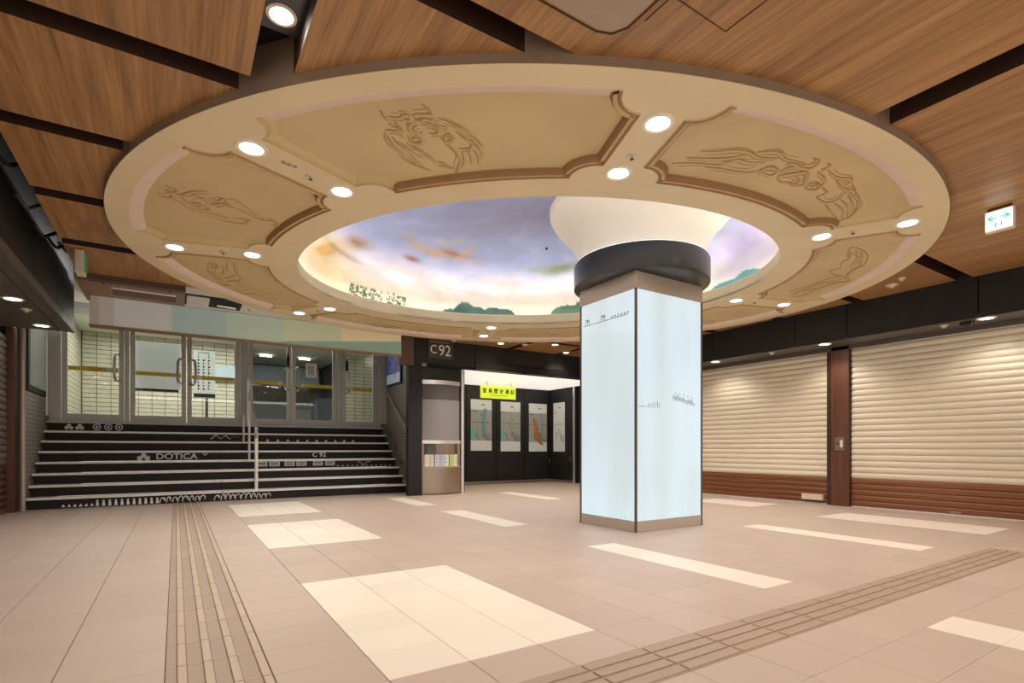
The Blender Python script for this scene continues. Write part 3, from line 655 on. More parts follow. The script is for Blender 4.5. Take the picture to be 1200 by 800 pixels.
box('board', flat('notice_white', (225,224,214), .5), po, .33, .74, 13.45, 13.47, 2.2, 3.15); box('lower_edge', 'black_panel', po, .33, .74, 13.44, 13.475, 2.12, 2.2)
nm = MB(); random.seed(5)
for cxx in (.40,.50,.60):
    zz = 2.95
    while zz > 2.3:
        q = random.uniform(.02,.045); nm.box(cxx, cxx+q, 13.445, 13.45, zz-.03, zz); nm.box(cxx+q*.3, cxx+q*.5, 13.445, 13.45, zz-.05, zz); zz -= .07
nm.tube([(.42,13.447,2.98),(.42,13.447,3.1),(.62,13.447,3.1),(.62,13.447,2.98)], .008)
nm.build('lettering', 'ink', po)
MB().box(.55,.6,13.4,13.5,HZ,2.1).build('stand_leg','black_panel',po)
po = thing('notice', (2.66, 13.17, 2.8), 'small white sheet taped to the fifth glass door', 'notice')
box('sheet', 'white', po, 2.6, 2.85, 13.175, 13.185, 2.68, 3.02)
for q in range(3): box('text_line', 'ink', po, 2.66+q*.05, 2.675+q*.05, 13.17, 13.176, 2.74, 2.96)

# ------------------------------------------------------------------ right shutters, pier
def shutter(y0, y1, label, plate=None):
    t = thing('roller_shutter', (9.75, (y0+y1)/2, 0), label, 'shutter', 'roller shutters of the right wall')
    N = 27; ob = None
    Pf = [(0,.001),(-.010,.010),(-.020,.030),(-.023,.050),(-.018,.075),(-.006,.092),(.004,.099),(.02,.099),(.02,.001)]
    for k in range(N+1):
        z = .0+k*.1
        if k < 5:
            z = .02+k*.0935
            Q = [(0,0),(-.018,.006),(-.022,.03),(-.022,.07),(-.012,.088),(.0,.0925),(.02,.0925),(.02,0)]
            MB().prism([(9.80+p[0], z+p[1]) for p in Q], 'y', 0, 1) if False else None
            mb = MB(); n = len(Q)
            mb.add([(9.79+p, y0, z+q) for p,q in Q]+[(9.79+p, y1, z+q) for p,q in Q], [tuple(range(n-1,-1,-1)), tuple(range(n,2*n))]+[(i,(i+1)%n,n+(i+1)%n,n+i) for i in range(n)])
            mb.build('brown_slat', 'slat_brown', t, origin=(9.79, y0, z), smooth=True, label='brown bottom slat' if k == 0 else None)
        else:
            z = .488+(k-5)*.1
            if z > 2.72: break
            if ob is None or ob[1] != y0:
                mb = MB(); n = len(Pf)
                mb.add([(9.79+p, y0, z+q) for p,q in Pf]+[(9.79+p, y1, z+q) for p,q in Pf], [tuple(range(n-1,-1,-1)), tuple(range(n,2*n))]+[(i,(i+1)%n,n+(i+1)%n,n+i) for i in range(n)])
                o = mb.build('slat', 'slat', t, origin=(9.79, y0, z), smooth=True); ob = (o, y0)
            else:
                o = ob[0].copy(); COL.objects.link(o); o.parent = t; o.location = Vector((9.79,y0,z))-wloc(t)
    box('bottom_bar', 'chrome', t, 9.76, 9.80, y0, y1, 0, .02)
    return t
t = shutter(-3.0, 4.50, 'wide cream roller shutter right of the wooden pier, with brown bottom slats')
kl = MB(); kl.box(9.755,9.768,3.0,3.14,.03,.06); kl.build('lock_plate','steel',t)
t = shutter(4.89, 10.5, 'cream roller shutter between the wooden pier and the glowing pillar')
MB().box(9.70,9.77,4.95,5.32,.07,.17).build('lock_box', 'beige', t, bevel=.004)
for q in (4.99,5.05): pass
pr = thing('pier', (9.75, 4.695, 0), 'dark red-brown wooden pier between the two cream shutters', 'pillar')
box('post_body', 'pier', pr, 9.70, 9.86, 4.51, 4.80, 0, 2.76, bevel=.003); box('guide_rail', 'groove', pr, 9.74, 9.86, 4.805, 4.89, 0, 2.76); box('guide_rail', 'groove', pr, 9.74, 9.86, 4.50, 4.508, 0, 2.76)
sw = box('switch_plate', 'steel', pr, 9.685, 9.70, 4.58, 4.73, .96, 1.19, bevel=.003)
MB().box(9.68,9.685,4.60,4.64,1.02,1.14).build('key_cover', 'lamptrim', sw); MB().cyl((9.68,4.69,1.08),(9.686,4.69,1.08),.016).build('key_cover', 'ink', sw)

# ------------------------------------------------------------------ kiosk
kk = thing('brochure_stand', (4.93, 10.65, 0), 'tall steel brochure column with a blank grey poster, left of the alcove', 'brochure stand')
MB().box(4.38,4.44,10.56,10.62,0,2.76).build('post', 'bronze', kk)
MB().cyl((5.42,10.58,0),(5.42,10.58,2.76),.04).build('post', 'chrome', kk, smooth=True)
box('upper_panel', 'black_gloss', kk, 4.44, 5.37, 10.58, 10.64, 2.45, 2.76)
def bulge(name, m, x0, x1, z0, z1, yb, b, parent, n=12, yback=10.8, **kw):
    pts = [(x0+(x1-x0)*i/n, yb-b*math.sin(PI*i/n)) for i in range(n+1)]+[(x1,yback),(x0,yback)]
    return MB().prism(pts, 'z', z0, z1).build(name, m, parent, smooth=True, **kw)
bulge('upper_steel_band', 'chrome', 4.45, 5.35, 2.38, 2.47, 10.56, .13, kk)
g1 = flat('poster_dark_grey', (92,88,86)); g2 = flat('poster_mid_grey', (140,132,130), .1)
bulge('poster_top', g1, 4.46, 5.34, 2.05, 2.38, 10.57, .12, kk)
bulge('poster_sheet', g2, 4.46, 5.34, 1.17, 2.05, 10.57, .125, kk)
bulge('middle_steel_band', 'chrome', 4.44, 5.36, 1.10, 1.17, 10.56, .14, kk)
bulge('lower_door', 'steel', 4.44, 5.36, .02, .58, 10.56, .14, kk)
bulge('rack_tray', 'bronze', 4.44, 5.36, .575, .61, 10.56, .14, kk)
box('rack_back', 'bronze', kk, 4.46, 5.34, 10.72, 10.75, .6, 1.1)
box('rack_side', 'steel', kk, 4.44, 4.50, 10.58, 10.8, .6, 1.1); box('rack_side', 'steel', kk, 5.30, 5.36, 10.58, 10.8, .6, 1.1)
cl = [((236,228,214),'cream brochure with brown text at the far left of the rack'),((228,214,196),'tan and cream brochure second from the left in the rack'),((214,216,222),'pale grey brochure left of centre in the rack'),((196,198,206),'grey brochure with dark text in the middle of the rack'),((224,226,228),'white brochure right of centre in the rack'),((206,214,90),'yellow-green brochure at the right end of the rack'),((240,240,225),'white brochure with green edge at the far right of the rack')]
for i,(c,lb) in enumerate(cl):
    x = 4.525+i*.112+(.02 if i > 1 else 0)+(.015 if i > 4 else 0)
    b = thing('brochure', (x+.045, 10.62, .61), lb, 'brochure', 'brochures in the steel rack')
    box('cover', flat('brochure_%d' % i, c, .1), b, x, x+.098, 10.60, 10.625, .61, .86)
    mm = MB()
    for q in range(5): mm.box(x+.012, x+.05+.03*(q%2), 10.597, 10.60, .65+q*.04, .665+q*.04)
    mm.build('print', 'map_grey' if i != 0 else 'bronze', b)
sgn = thing('exit_number_sign', (4.96, 10.35, 3.1), 'dark plate reading C92 on the black header', 'sign')
box('plate', flat('plate_dark', (64,62,56)), sgn, 4.49, 5.07, 10.33, 10.358, 2.91, 3.29)
text('lettering', 'C', .26, (4.61, 10.325, 3.09), RX, 'white', sgn, sx=.9); text('lettering', '92', .33, (4.87, 10.325, 3.08), RX, 'white', sgn, sx=.9)
mm = MB()
for q in range(9): mm.box(4.53+q*.05, 4.56+q*.05, 10.324, 10.33, 3.252, 3.27)
mm.build('small_print', 'map_grey', sgn)
# ------------------------------------------------------------------ alcove: maps, lime sign
def mapposter(i, x0, x1, z0, z1, label, hue, side=False, y0=None, y1=None):
    t = thing('map_poster', ((x0+x1)/2, 12.92, z0) if not side else (9.6, (y0+y1)/2, z0), label, 'poster', 'maps on the black alcove wall')
    def Q(u, v, d):   # u,v in 0..1 on the sheet, d proud
        if side: return (9.597-d, y1+(y0-y1)*u, z0+(z1-z0)*v)
        return (x0+(x1-x0)*u, 12.926-d, z0+(z1-z0)*v)
    def rect(name, m, u0, u1, v0, v1, d):
        mb = MB(); a = [Q(u0,v0,d),Q(u1,v0,d),Q(u1,v1,d),Q(u0,v1,d)]; b = [Q(u0,v0,0),Q(u1,v0,0),Q(u1,v1,0),Q(u0,v1,0)]
        mb.add(a+b, [(0,1,2,3),(4,5,6,7),(0,1,5,4),(1,2,6,5),(2,3,7,6),(3,0,4,7)]); return mb.build(name, m, t)
    rect('sheet', 'paper', 0, 1, 0, 1, .012)
    rect('ground_area', 'map_grey' if hue != 'side' else 'paper', 0, 1, .2, .80, .014)
    if hue in ('blue','green'): rect('green_area', 'map_green', 0, .22, .22, .42, .016)
    def stroke(m, pts, r, name='river'):
        MB().tube(smoothpath([Q(u,v,.016) for u,v in pts], 3), r, n=5).build(name, m, t)
    if hue == 'blue': stroke('map_blue', [(.68,.82),(.62,.6),(.58,.4),(.6,.27)], lambda k: .055-.03*k)
    if hue == 'green': stroke('map_grey', [(.55,.8),(.5,.5),(.55,.3)], .02)
    if hue == 'orange':
        stroke('map_orange', [(.22,.70),(.32,.6),(.4,.4),(.55,.22),(.78,.14)], lambda k: .02+.05*math.sin(PI*k)); stroke('map_blue', [(.6,.8),(.68,.6),(.72,.4)], .035)
    mb = MB(); random.seed(i)
    for q in range(5): mb.tube([Q(.5+.1*q,.42-.02*q,.017),Q(.62+.08*q,.3-.02*q,.017),Q(.75+.06*q,.2,.017)], .005, n=4)
    mb.tube([Q(.3,.4,.017),(Q(.28,.3,.017)),Q(.4,.22,.017)], .006, n=4); mb.tube([Q(0,.78,.017),Q(.3,.78,.017)], .005, n=4); mb.tube([Q(0,.56,.017),Q(1,.56,.017)], .004, n=4)
    for q in range(8):
        u, v = random.uniform(.1,.9), random.uniform(.3,.85); mb.tube([Q(u,v,.017),Q(u+.05,v+.004,.017)], .01, n=4)
    mb.tube([Q(.5,.9,.017),Q(.66,.9,.017)], .012, n=4)
    mb.build('map_lines', 'map_line', t, kind='stuff')
mapposter(1, 6.88, 7.55, .93, 2.36, 'map poster with a pale blue river, leftmost under the lime sign', 'blue')
mapposter(2, 7.85, 8.52, .91, 2.34, 'grey map poster with a green patch, second from the left', 'green')
mapposter(3, 8.83, 9.48, .90, 2.33, 'map poster with a rust-orange river, beside the alcove corner', 'orange')
mapposter(4, 0, 0, .90, 2.35, 'narrow pale map poster on the side wall of the alcove', 'side', True, 12.18, 12.72)
lm = thing('hanging_sign', (7.2, 12.0, 2.3), 'lime yellow hanging sign with black characters in the alcove', 'sign')
box('panel', 'lime', lm, 6.675, 7.76, 11.985, 12.015, 2.31, 2.645, bevel=.003)
for x in (6.88,7.62): MB().cyl((x,12,2.64),(x,12,2.77),.012).build('rod', 'steel', lm)
text('lettering', '堂 島 歴 史 漫 記', .135, (7.22, 11.98, 2.50), RX, 'ink', lm, bold=.002)
mm = MB()
for q in range(10): mm.box(6.95+q*.055, 6.985+q*.055, 11.98, 11.985, 2.385, 2.40)
mm.build('small_print', 'ink', lm)
# ------------------------------------------------------------------ ceiling medallion
md = thing('ceiling_medallion', (C0[0], C0[1], ZD), 'huge cream oval ceiling medallion with eight recessed panels around a painted sky', 'ceiling medallion')
SP = [math.radians(a) for a in (-157.3,-110.5,-59.6,-17.0,22.9,71.2,124.4,164.7)]
def poly_arc(f, n=160): return [P(2*PI*k/n, f(2*PI*k/n)) for k in range(n)]
def border_in(p): return ri(p)+.33
def border_out(p): return ro(p)-.19
def outline(p0, p1, light):
    # curved panel with scalloped corners; returns points and flags for outer arc, lit side and shaded side
    hw = .165; NR = .21
    def side(p, s):       # offset line beside a spoke
        d = (math.cos(p), math.sin(p)); nrm = (-d[1]*s, d[0]*s)
        def at(r): return (C0[0]+d[0]*r+nrm[0]*hw, C0[1]+d[1]*r+nrm[1]*hw)
        def solve(f):
            r = f(p)
            for _ in range(12):
                x, y = at(r); ang = math.atan2(y-C0[1], x-C0[0]); rr = math.hypot(x-C0[0], y-C0[1]); r += f(ang)-rr
            return r
        return at, solve(border_in), solve(border_out)
    A, ai, ao = side(p0, 1); B, bi, bo = side(p1, -1)
    K = {'ao': A(ao), 'bo': B(bo), 'bi': B(bi), 'ai': A(ai)}
    def ang(pt): return math.atan2(pt[1]-C0[1], pt[0]-C0[0])
    def arc(f, a, b, n):
        if b < a: b += 2*PI
        return [P(a+(b-a)*k/n, f(a+(b-a)*k/n)) for k in range(n+1)]
    def dist(a, b): return math.hypot(a[0]-b[0], a[1]-b[1])
    ko, ki = (K['ao'], K['bo']), (K['ai'], K['bi'])
    outer = [q for q in arc(border_out, ang(K['ao']), ang(K['bo']), 60) if dist(q,ko[0]) > NR and dist(q,ko[1]) > NR]
    inner = [q for q in arc(border_in, ang(K['ai']), ang(K['bi']), 60) if dist(q,ki[0]) > NR and dist(q,ki[1]) > NR][::-1]
    def notch(Kp, s, e):
        a = math.atan2(s[1]-Kp[1], s[0]-Kp[0]); b = math.atan2(e[1]-Kp[1], e[0]-Kp[0])
        while b-a > PI: b -= 2*PI
        while b-a < -PI: b += 2*PI
        return [(Kp[0]+NR*math.cos(a+(b-a)*k/7), Kp[1]+NR*math.sin(a+(b-a)*k/7)) for k in range(0, 8)]
    sb = [B(bo+(bi-bo)*k/20) for k in range(21)]; sb = [q for q in sb if dist(q,K['bo']) > NR and dist(q,K['bi']) > NR]
    sa = [A(ai+(ao-ai)*k/20) for k in range(21)]; sa = [q for q in sa if dist(q,K['ao']) > NR and dist(q,K['ai']) > NR]
    na = notch(K['ai'], inner[-1], sa[0]); nb = notch(K['ao'], sa[-1], outer[0]); nc = notch(K['bo'], outer[-1], sb[0]); nd = notch(K['bi'], sb[-1], inner[0])
    la, lb = light
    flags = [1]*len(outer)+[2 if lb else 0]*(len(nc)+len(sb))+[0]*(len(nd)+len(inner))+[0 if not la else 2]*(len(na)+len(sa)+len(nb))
    return outer+nc+sb+nd+inner+na+sa+nb, flags
    pts = outer+notch(K['bo'], outer[-1], sb[0])[:]+sb+notch(K['bi'], sb[-1], inner[0])+inner+notch(K['ai'], inner[-1], sa[0])+sa+notch(K['ao'], sa[-1], outer[0])
    flags = [1]*len(outer)+[0]*(len(pts)-len(outer))
    return pts, flags
outs = []
for i in range(8):
    a, b = SP[i], SP[(i+1)%8]
    if b < a: b += 2*PI
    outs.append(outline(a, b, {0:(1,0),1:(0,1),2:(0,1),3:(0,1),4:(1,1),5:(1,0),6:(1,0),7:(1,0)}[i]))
def filled(name, loops, z0, z1, m, parent):
    cu = bpy.data.curves.new(name, 'CURVE'); cu.dimensions = '2D'; cu.fill_mode = 'BOTH'; cu.extrude = (z1-z0)/2
    for lp in loops:
        s = cu.splines.new('POLY'); s.points.add(len(lp)-1)
        for k,(x,y) in enumerate(lp): s.points[k].co = (x-C0[0], y-C0[1], 0, 1)
        s.use_cyclic_u = True
    return curve_mesh(name, cu, parent, (C0[0], C0[1], (z0+z1)/2), (0,0,0), m)
filled('ring_plate', [poly_arc(ro, 200), poly_arc(ri, 200)]+[o[0] for o in outs], ZD, ZD+.035, 'plaster', md)
# recessed panels and mouldings
def inset(pts, d):
    n = len(pts); out = []
    A = sum(pts[i][0]*pts[(i+1)%n][1]-pts[(i+1)%n][0]*pts[i][1] for i in range(n)); s = 1 if A > 0 else -1
    for i in range(n):
        a, b, c = pts[i-1], pts[i], pts[(i+1)%n]
        t = (c[0]-a[0], c[1]-a[1]); L = math.hypot(*t) or 1
        out.append((b[0]-s*t[1]/L*d, b[1]+s*t[0]/L*d))
    return out
def ring_strip(name, pts, flags, want, prof, m, parent):
    loops = [inset(pts, d) for d,z in prof]; n = len(pts); mb = MB()
    for lp,(d,z) in zip(loops, prof): mb.v += [(x,y,z) for x,y in lp]
    for j in range(len(prof)-1):
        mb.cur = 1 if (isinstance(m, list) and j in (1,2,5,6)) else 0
        for i in range(n):
            k = (i+1)%n
            seg = flags[i] if (flags[i] != 1 or flags[k] == 1) else flags[k]
            if seg == want: mb.face([j*n+i, j*n+k, (j+1)*n+k, (j+1)*n+i])
    return mb.build(name, m, parent, smooth=(want != 0))
RD = .042
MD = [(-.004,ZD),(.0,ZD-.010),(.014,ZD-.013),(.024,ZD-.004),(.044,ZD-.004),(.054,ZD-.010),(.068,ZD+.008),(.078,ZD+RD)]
MP = [(0,ZD),(.004,ZD+.016),(.022,ZD+.022),(.032,ZD+.016),(.05,ZD+.024),(.062,ZD+.034),(.078,ZD+RD)]
for i,(pts, fl_) in enumerate(outs):
    pn = MB(); q = inset(pts, .0)
    cx = sum(p[0] for p in q)/len(q); cy = sum(p[1] for p in q)/len(q)
    pl = filled('recessed_panel', [q], ZD+RD, ZD+RD+.006, 'panel_plaster', md)
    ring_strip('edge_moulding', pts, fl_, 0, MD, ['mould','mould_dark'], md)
    ring_strip('side_moulding', pts, fl_, 2, MP, 'panel_plaster', md)
    ring_strip('outer_moulding', pts, fl_, 1, [(0,ZD),(.0,ZD+.002),(.095,ZD+.024),(.11,ZD+RD)], 'mould_pink', md)
# outer fascia and inner lip
fa = MB(); N = 200
for k in range(N):
    for z in (ZD, ZD+.30): fa.v.append((*P(2*PI*k/N, ro(2*PI*k/N)+.004), z))
for k in range(N): a = 2*k; b = 2*((k+1)%N); fa.face([a,b,b+1,a+1])
fa.build('outer_fascia', 'fascia', md, smooth=True)
fa = MB(); prof = [(0,ZD),(0,ZD+.16),(.03,ZD+.18),(.06,ZD+.15),(.30,ZD+.13)]
for d,z in prof:
    for k in range(N): fa.v.append((*P(2*PI*k/N, ri(2*PI*k/N)+d), z))
for j in range(len(prof)-1):
    for k in range(N): kk_ = (k+1)%N; fa.face([j*N+k, j*N+kk_, (j+1)*N+kk_, (j+1)*N+k])
fa.build('inner_lip', 'plaster', md, smooth=True)
cv = MB()
for k in range(N):
    p = 2*PI*k/N
    for d,z in ((.10,ZD+.165),(.17,ZD+.165)): cv.v.append((*P(p, ri(p)+d), z))
for k in range(N): a = 2*k; b = 2*((k+1)%N); cv.face([a,b,b+1,a+1])
cv.build('cove_light_strip', 'strip_glow', md, label='hidden glowing cove light strip')
for k in range(20):
    p = 2*PI*k/20; x, y = P(p, ri(p)+.14)
    L = bpy.data.lights.new('cove_lamp', 'AREA'); L.shape = 'RECTANGLE'; L.size, L.size_y = .5, .05; L.energy = 1.5; L.color = (.97,.96,1); L.spread = math.radians(120)
    o = bpy.data.objects.new('cove_lamp', L); link(o, md, (x,y,ZD+.20))
    d = Vector((-math.cos(p)*.85, -math.sin(p)*.85, .62)); o.rotation_euler = d.to_track_quat('-Z','Y').to_euler()
# reliefs
for key, strokes in RELIEF.items():
    mb = MB()
    for s in strokes:
        p = smoothpath([(x,y,ZD+RD-.001) for x,y in s], 4)
        mb.tube(p, lambda t: .010*(1-.5*abs(2*t-1)), n=5, flat=.8)
        cx = sum(q[0] for q in s)/len(s); cy = sum(q[1] for q in s)/len(s)
        if len(s) > 4: mb.tube(smoothpath([(cx+(x-cx)*.72-.03, cy+(y-cy)*.72-.03, ZD+RD-.001) for x,y in s], 4), lambda t: .005*(1-.5*abs(2*t-1)), n=4, flat=.8)
        if len(s) > 3: mb.tube(smoothpath([(cx+(x-cx)*.86+.035, cy+(y-cy)*.86+.03, ZD+RD-.001) for x,y in s], 4), lambda t: .006*(1-.5*abs(2*t-1)), n=4, flat=.8)
    mb.build('relief_outline', 'glaze', md)
    mb = MB()
    for s in strokes:
        p = smoothpath([(x+.022,y+.012,ZD+RD+.004) for x,y in s], 4)
        mb.tube(p, lambda t: .026*(1-.55*abs(2*t-1)), n=6, flat=.5)
    mb.build('relief_feathers', 'relief', md, smooth=True)
# painted dome
def dz(d):
    if d < .08: return 3.40+.26*max(d,0)/.08
    q = min(1, (d-.08)/1.6); return 3.66+.5*math.sqrt(1-(1-q)**2)
BL = [ # x, y, z, rx(angular/tangent), ry(radial or vertical), strength, colour, roughness of edge
 (1.89,7.99,3.95,.40,.22,1.0,(214,168,84)), (2.30,7.88,4.05,.24,.13,1.0,(156,116,80)), (2.05,8.05,3.95,.5,.03,.9,(140,120,100)), (2.2,8.2,3.95,.45,.03,.9,(150,128,112)), (2.22,8.27,3.93,.45,.2,.55,(178,164,152)),
 (2.07,8.46,3.75,.5,.2,.7,(244,222,164)), (2.92,8.53,3.93,.6,.12,.8,(246,244,248)), (3.35,8.49,3.97,.5,.15,.6,(222,190,176)),
 (3.35,7.77,4.13,.50,.09,1.0,(206,162,108)), (3.80,7.70,4.14,.30,.09,1.0,(172,104,60)), (3.95,7.5,4.14,.08,.22,.8,(206,176,110)), (3.23,8.11,4.08,.17,.07,1.0,(150,96,84)), (4.13,7.80,4.12,.28,.08,.6,(206,176,140)),
 (3.6,7.3,4.15,.12,.3,.5,(206,196,150)),
 (5.50,7.27,4.07,.40,.16,.85,(128,140,92)), (5.67,7.01,4.09,.3,.12,.8,(110,124,84)), (4.98,8.11,3.96,.4,.14,.6,(224,188,164)),
 (4.05,8.63,3.86,.8,.08,.8,(252,240,236)), (5.87,7.75,3.83,.9,.09,.85,(252,240,240)), (4.04,8.60,3.875,.5,.02,.7,(170,176,140)),
 (3.43,6.24,4.16,1.6,1.0,.35,(150,152,196)), (6.76,4.41,3.92,.9,.3,.8,(190,176,226)), (7.0,4.5,3.75,.9,.12,.8,(226,222,246)),
]
TR = [ # trees at the foot: x, y, half width, top z, colour
 (4.27,8.74,.22,3.55,(66,104,100)),(4.49,8.65,.26,3.66,(60,98,92)),(4.72,8.58,.18,3.62,(70,108,100)),(5.01,8.46,.30,3.62,(66,102,98)),(5.2,8.38,.2,3.6,(74,110,102)),
 (6.1,7.66,.35,3.64,(84,118,92)),(6.35,7.4,.3,3.74,(80,114,90)),(7.14,5.09,.4,3.58,(84,156,164)),(7.15,4.7,.40,3.62,(96,168,176)),(7.0,5.6,.3,3.53,(96,146,140)),
]
FLW = [(2.47,8.69,.10),(2.6,8.74,.10),(2.86,8.80,.13),(3.21,8.85,.14),(3.32,8.86,.10)]
NA, NR_ = 1000, 64
dl = [.08*k/14 for k in range(15)]+[.08+1.9*((k+1)/44)**1.5 for k in range(44)]
me_v = []; cols_v = []
def mixc(a, b, t): return tuple(a[i]*(1-t)+b[i]*t for i in range(3))
NR_ = len(dl)
for j,d in enumerate(dl):
    for k in range(NA):
        p = 2*PI*k/NA; r = ri(p)+.32-d; x, y = P(p, r); z = dz(d); me_v.append((x,y,z))
        n1_ = noise.noise(Vector((x*1.6,y*1.6,z*2)))*.5+.5; n2_ = noise.noise(Vector((x*4+9,y*4,z*5)))*.5+.5
        t = min(1, max(0, (d-.28)/.7)+ (n1_-.5)*.35); t = min(1, max(0, t))
        warm = (252,244,222); pale = (238,236,246); blue = (166,180,226); grey = (146,158,198)
        c = mixc(warm, pale, min(1,max(0,(d-.06)/.22)))
        c = mixc(c, mixc(blue, grey, n1_*.8 if d > 1 else .2), t)
        if n2_ > .58 and d > .3: c = mixc(c, (214,208,224), (n2_-.58)*1.2)
        for bx,by,bz,rx,ry,s,col in BL:
            dx, dy = x-bx, y-by
            if abs(dx) > 2.4 or abs(dy) > 2.4: continue
            tx, ty = -math.sin(p), math.cos(p); ta = dx*tx+dy*ty; ra = math.hypot(dx*math.cos(p)+dy*math.sin(p), (z-bz)*.8)
            e = (ta/rx)**2+(ra/ry)**2+(n2_-.5)*1.6
            e = max(e, 0)
            if e < 4: c = mixc(c, col, s*math.exp(-e*1.1)*(.55+.9*n2_*n1_*1.6 if ry < .5 else 1) if s*math.exp(-e*1.1) < 1 else s)
        if d <= .16:
            for bx,by,hw,tz,col in TR:
                a = math.hypot(x-bx, y-by)
                if a < hw+.05:
                    top = 3.40+(tz-3.40)*math.sqrt(max(0,1-(a/hw)**2))+(n2_-.5)*.05
                    if z < top+.004 and a < hw: c = mixc(col, (120,156,146), max(0,n2_-.4)*1.4)
            for bx,by,hw in FLW:
                if math.hypot(x-bx, y-by) < hw and 3.45 < z < 3.68 and noise.noise(Vector((x*24,y*24,z*34))) > .0: c = mixc(c, (72,100,74), .85)
        cols_v.append(tuple(lin(min(255,max(0,q))/255) for q in c)+(1,))
me_f = [(j*NA+k, j*NA+(k+1)%NA, (j+1)*NA+(k+1)%NA, (j+1)*NA+k) for j in range(NR_-1) for k in range(NA)]
# crown of the dome
me_v.append((C0[0], C0[1], 4.16)); cols_v.append((lin(.59),lin(.6),lin(.72),1))
me_f += [((NR_-1)*NA+k, (NR_-1)*NA+(k+1)%NA, len(me_v)-1) for k in range(NA)]
me = bpy.data.meshes.new('painted_dome'); me.from_pydata([(x-C0[0],y-C0[1],z-ZD) for x,y,z in me_v], [], me_f)
ca = me.color_attributes.new('paint', 'FLOAT_COLOR', 'POINT')
ca.data.foreach_set('color', [q for c in cols_v for q in c])
me.polygons.foreach_set('use_smooth', [True]*len(me.polygons)); me.materials.append(M['mural'])
o = bpy.data.objects.new('painted_dome', me); link(o, md, (C0[0],C0[1],ZD)); o['label'] = 'oval dome painted with a lavender evening sky, clouds and treetops'
MB().cyl((4.93,6.72,4.155),(4.93,6.72,4.13),.018).build('dome_nozzle', 'ink', md)

# ------------------------------------------------------------------ downlights
def downlight(loc, label, group, r=.085, power=60, tilt=None, drop=.0, angle=125, blend=.6):
    x, y, z = loc
    t = thing('downlight', loc, label, 'downlight', group)
    MB().lathe((x,y), [(r*1.45,z+.002),(r*1.4,z-.008),(r*1.12,z-.010),(r*1.0,z-.004),(r*.98,z+.0)], 32).build('trim_ring', 'lamptrim', t, smooth=True)
    MB().cyl((x,y,z-.0035),(x,y,z-.0065), r*.98, n=28).build('lamp_disc', 'lamp', t)
    L = bpy.data.lights.new('downlight_beam', 'SPOT'); L.energy = power; L.spot_size = math.radians(angle); L.spot_blend = blend; L.shadow_soft_size = .07; L.color = (1,.95,.88)
    lo = bpy.data.objects.new('downlight_beam', L); link(lo, t, (x,y,z-.03))
    return t
where = ['upper left of the ring','near the top right of the ring','at the right of the ring','lower right of the ring, nearest the shutters','hidden behind the pillar side of the ring','at the far end of the ring','lower left of the ring','at the left of the ring']
k2 = 2.25
for i,p in enumerate(SP):
    f = lambda t: ri(p)+.33*.5+t
    wdt = ro(p)-ri(p)
    r_out = {0:1.73,1:1.59,2:1.84,3:1.84,4:1.75,5:1.56,6:1.84,7:1.88}[i]*k2; r_in = {0:1.37,1:1.29,2:1.51,3:1.45,4:1.42,5:1.23,6:1.55,7:1.53}[i]*k2
    for r, side in ((r_out,'outer'),(r_in,'inner')):
        x, y = P(p, r); downlight((x,y,ZD), side+' downlight '+where[i], 'downlights in the cream ring', r=.08, power=74 if i in (5,6,7) else 58)
    x, y = P(p, r_in+(r_out-r_in)*.38)
    sp = thing('sprinkler', (x,y,ZD), 'small sprinkler between the two downlights '+where[i], 'sprinkler', 'sprinklers in the cream ring')
    MB().lathe((x,y), [(.045,ZD),(.043,ZD-.006),(.012,ZD-.008),(.012,ZD-.02),(.02,ZD-.022),(.0,ZD-.024)], 14).build('cap', 'sprk', sp)
    MB().cyl((x,y,ZD-.02),(x,y,ZD-.028),.014,n=8).build('nozzle','ink',sp)
downlight((.50,3.19,3.43), 'bright spotlight in the dark slot at the top left', None, r=.058, power=45)
for y,lb in ((6.82,'beside the glowing pillar'),(4.68,'above the wooden pier'),(2.57,'nearest the right edge')):
    downlight((9.25,y,2.76), 'downlight in the black right soffit, '+lb, 'downlights over the shutters', r=.075, power=25, angle=140)
for y,lb in ((8.4,'nearer the picture edge'),(10.0,'nearer the stairs')):
    downlight((-1.62,y,2.76), 'downlight in the left soffit, '+lb, 'downlights in the left soffit', r=.075, power=14)
for x,y,lb in ((6.03,9.92,'left one in the wood ceiling behind the medallion'),(7.13,9.40,'middle one in the wood ceiling behind the medallion'),(7.95,10.05,'right one in the wood ceiling behind the medallion')):
    downlight((x,y,3.31), 'small downlight, '+lb, 'downlights behind the medallion', r=.06, power=22)
downlight((9.2,8.8,2.76), 'downlight in the right soffit hidden behind the pillar', 'downlights over the shutters', r=.075, power=26, angle=140)
em = thing('spoke_emblem', (0.759,4.477,ZD), 'row of three tiny metal rings between the upper left downlights', 'sensor')  # small emblem on the spoke, made of three rings
for dx, dy in ((-.045,-.01),(0,0),(.045,.01)): MB().lathe((em.location.x+dx, em.location.y+dy), [(.02,ZD+.001),(.019,ZD-.006),(.010,ZD-.006),(.008,ZD)], 12).build('metal_ring', 'steel', em)
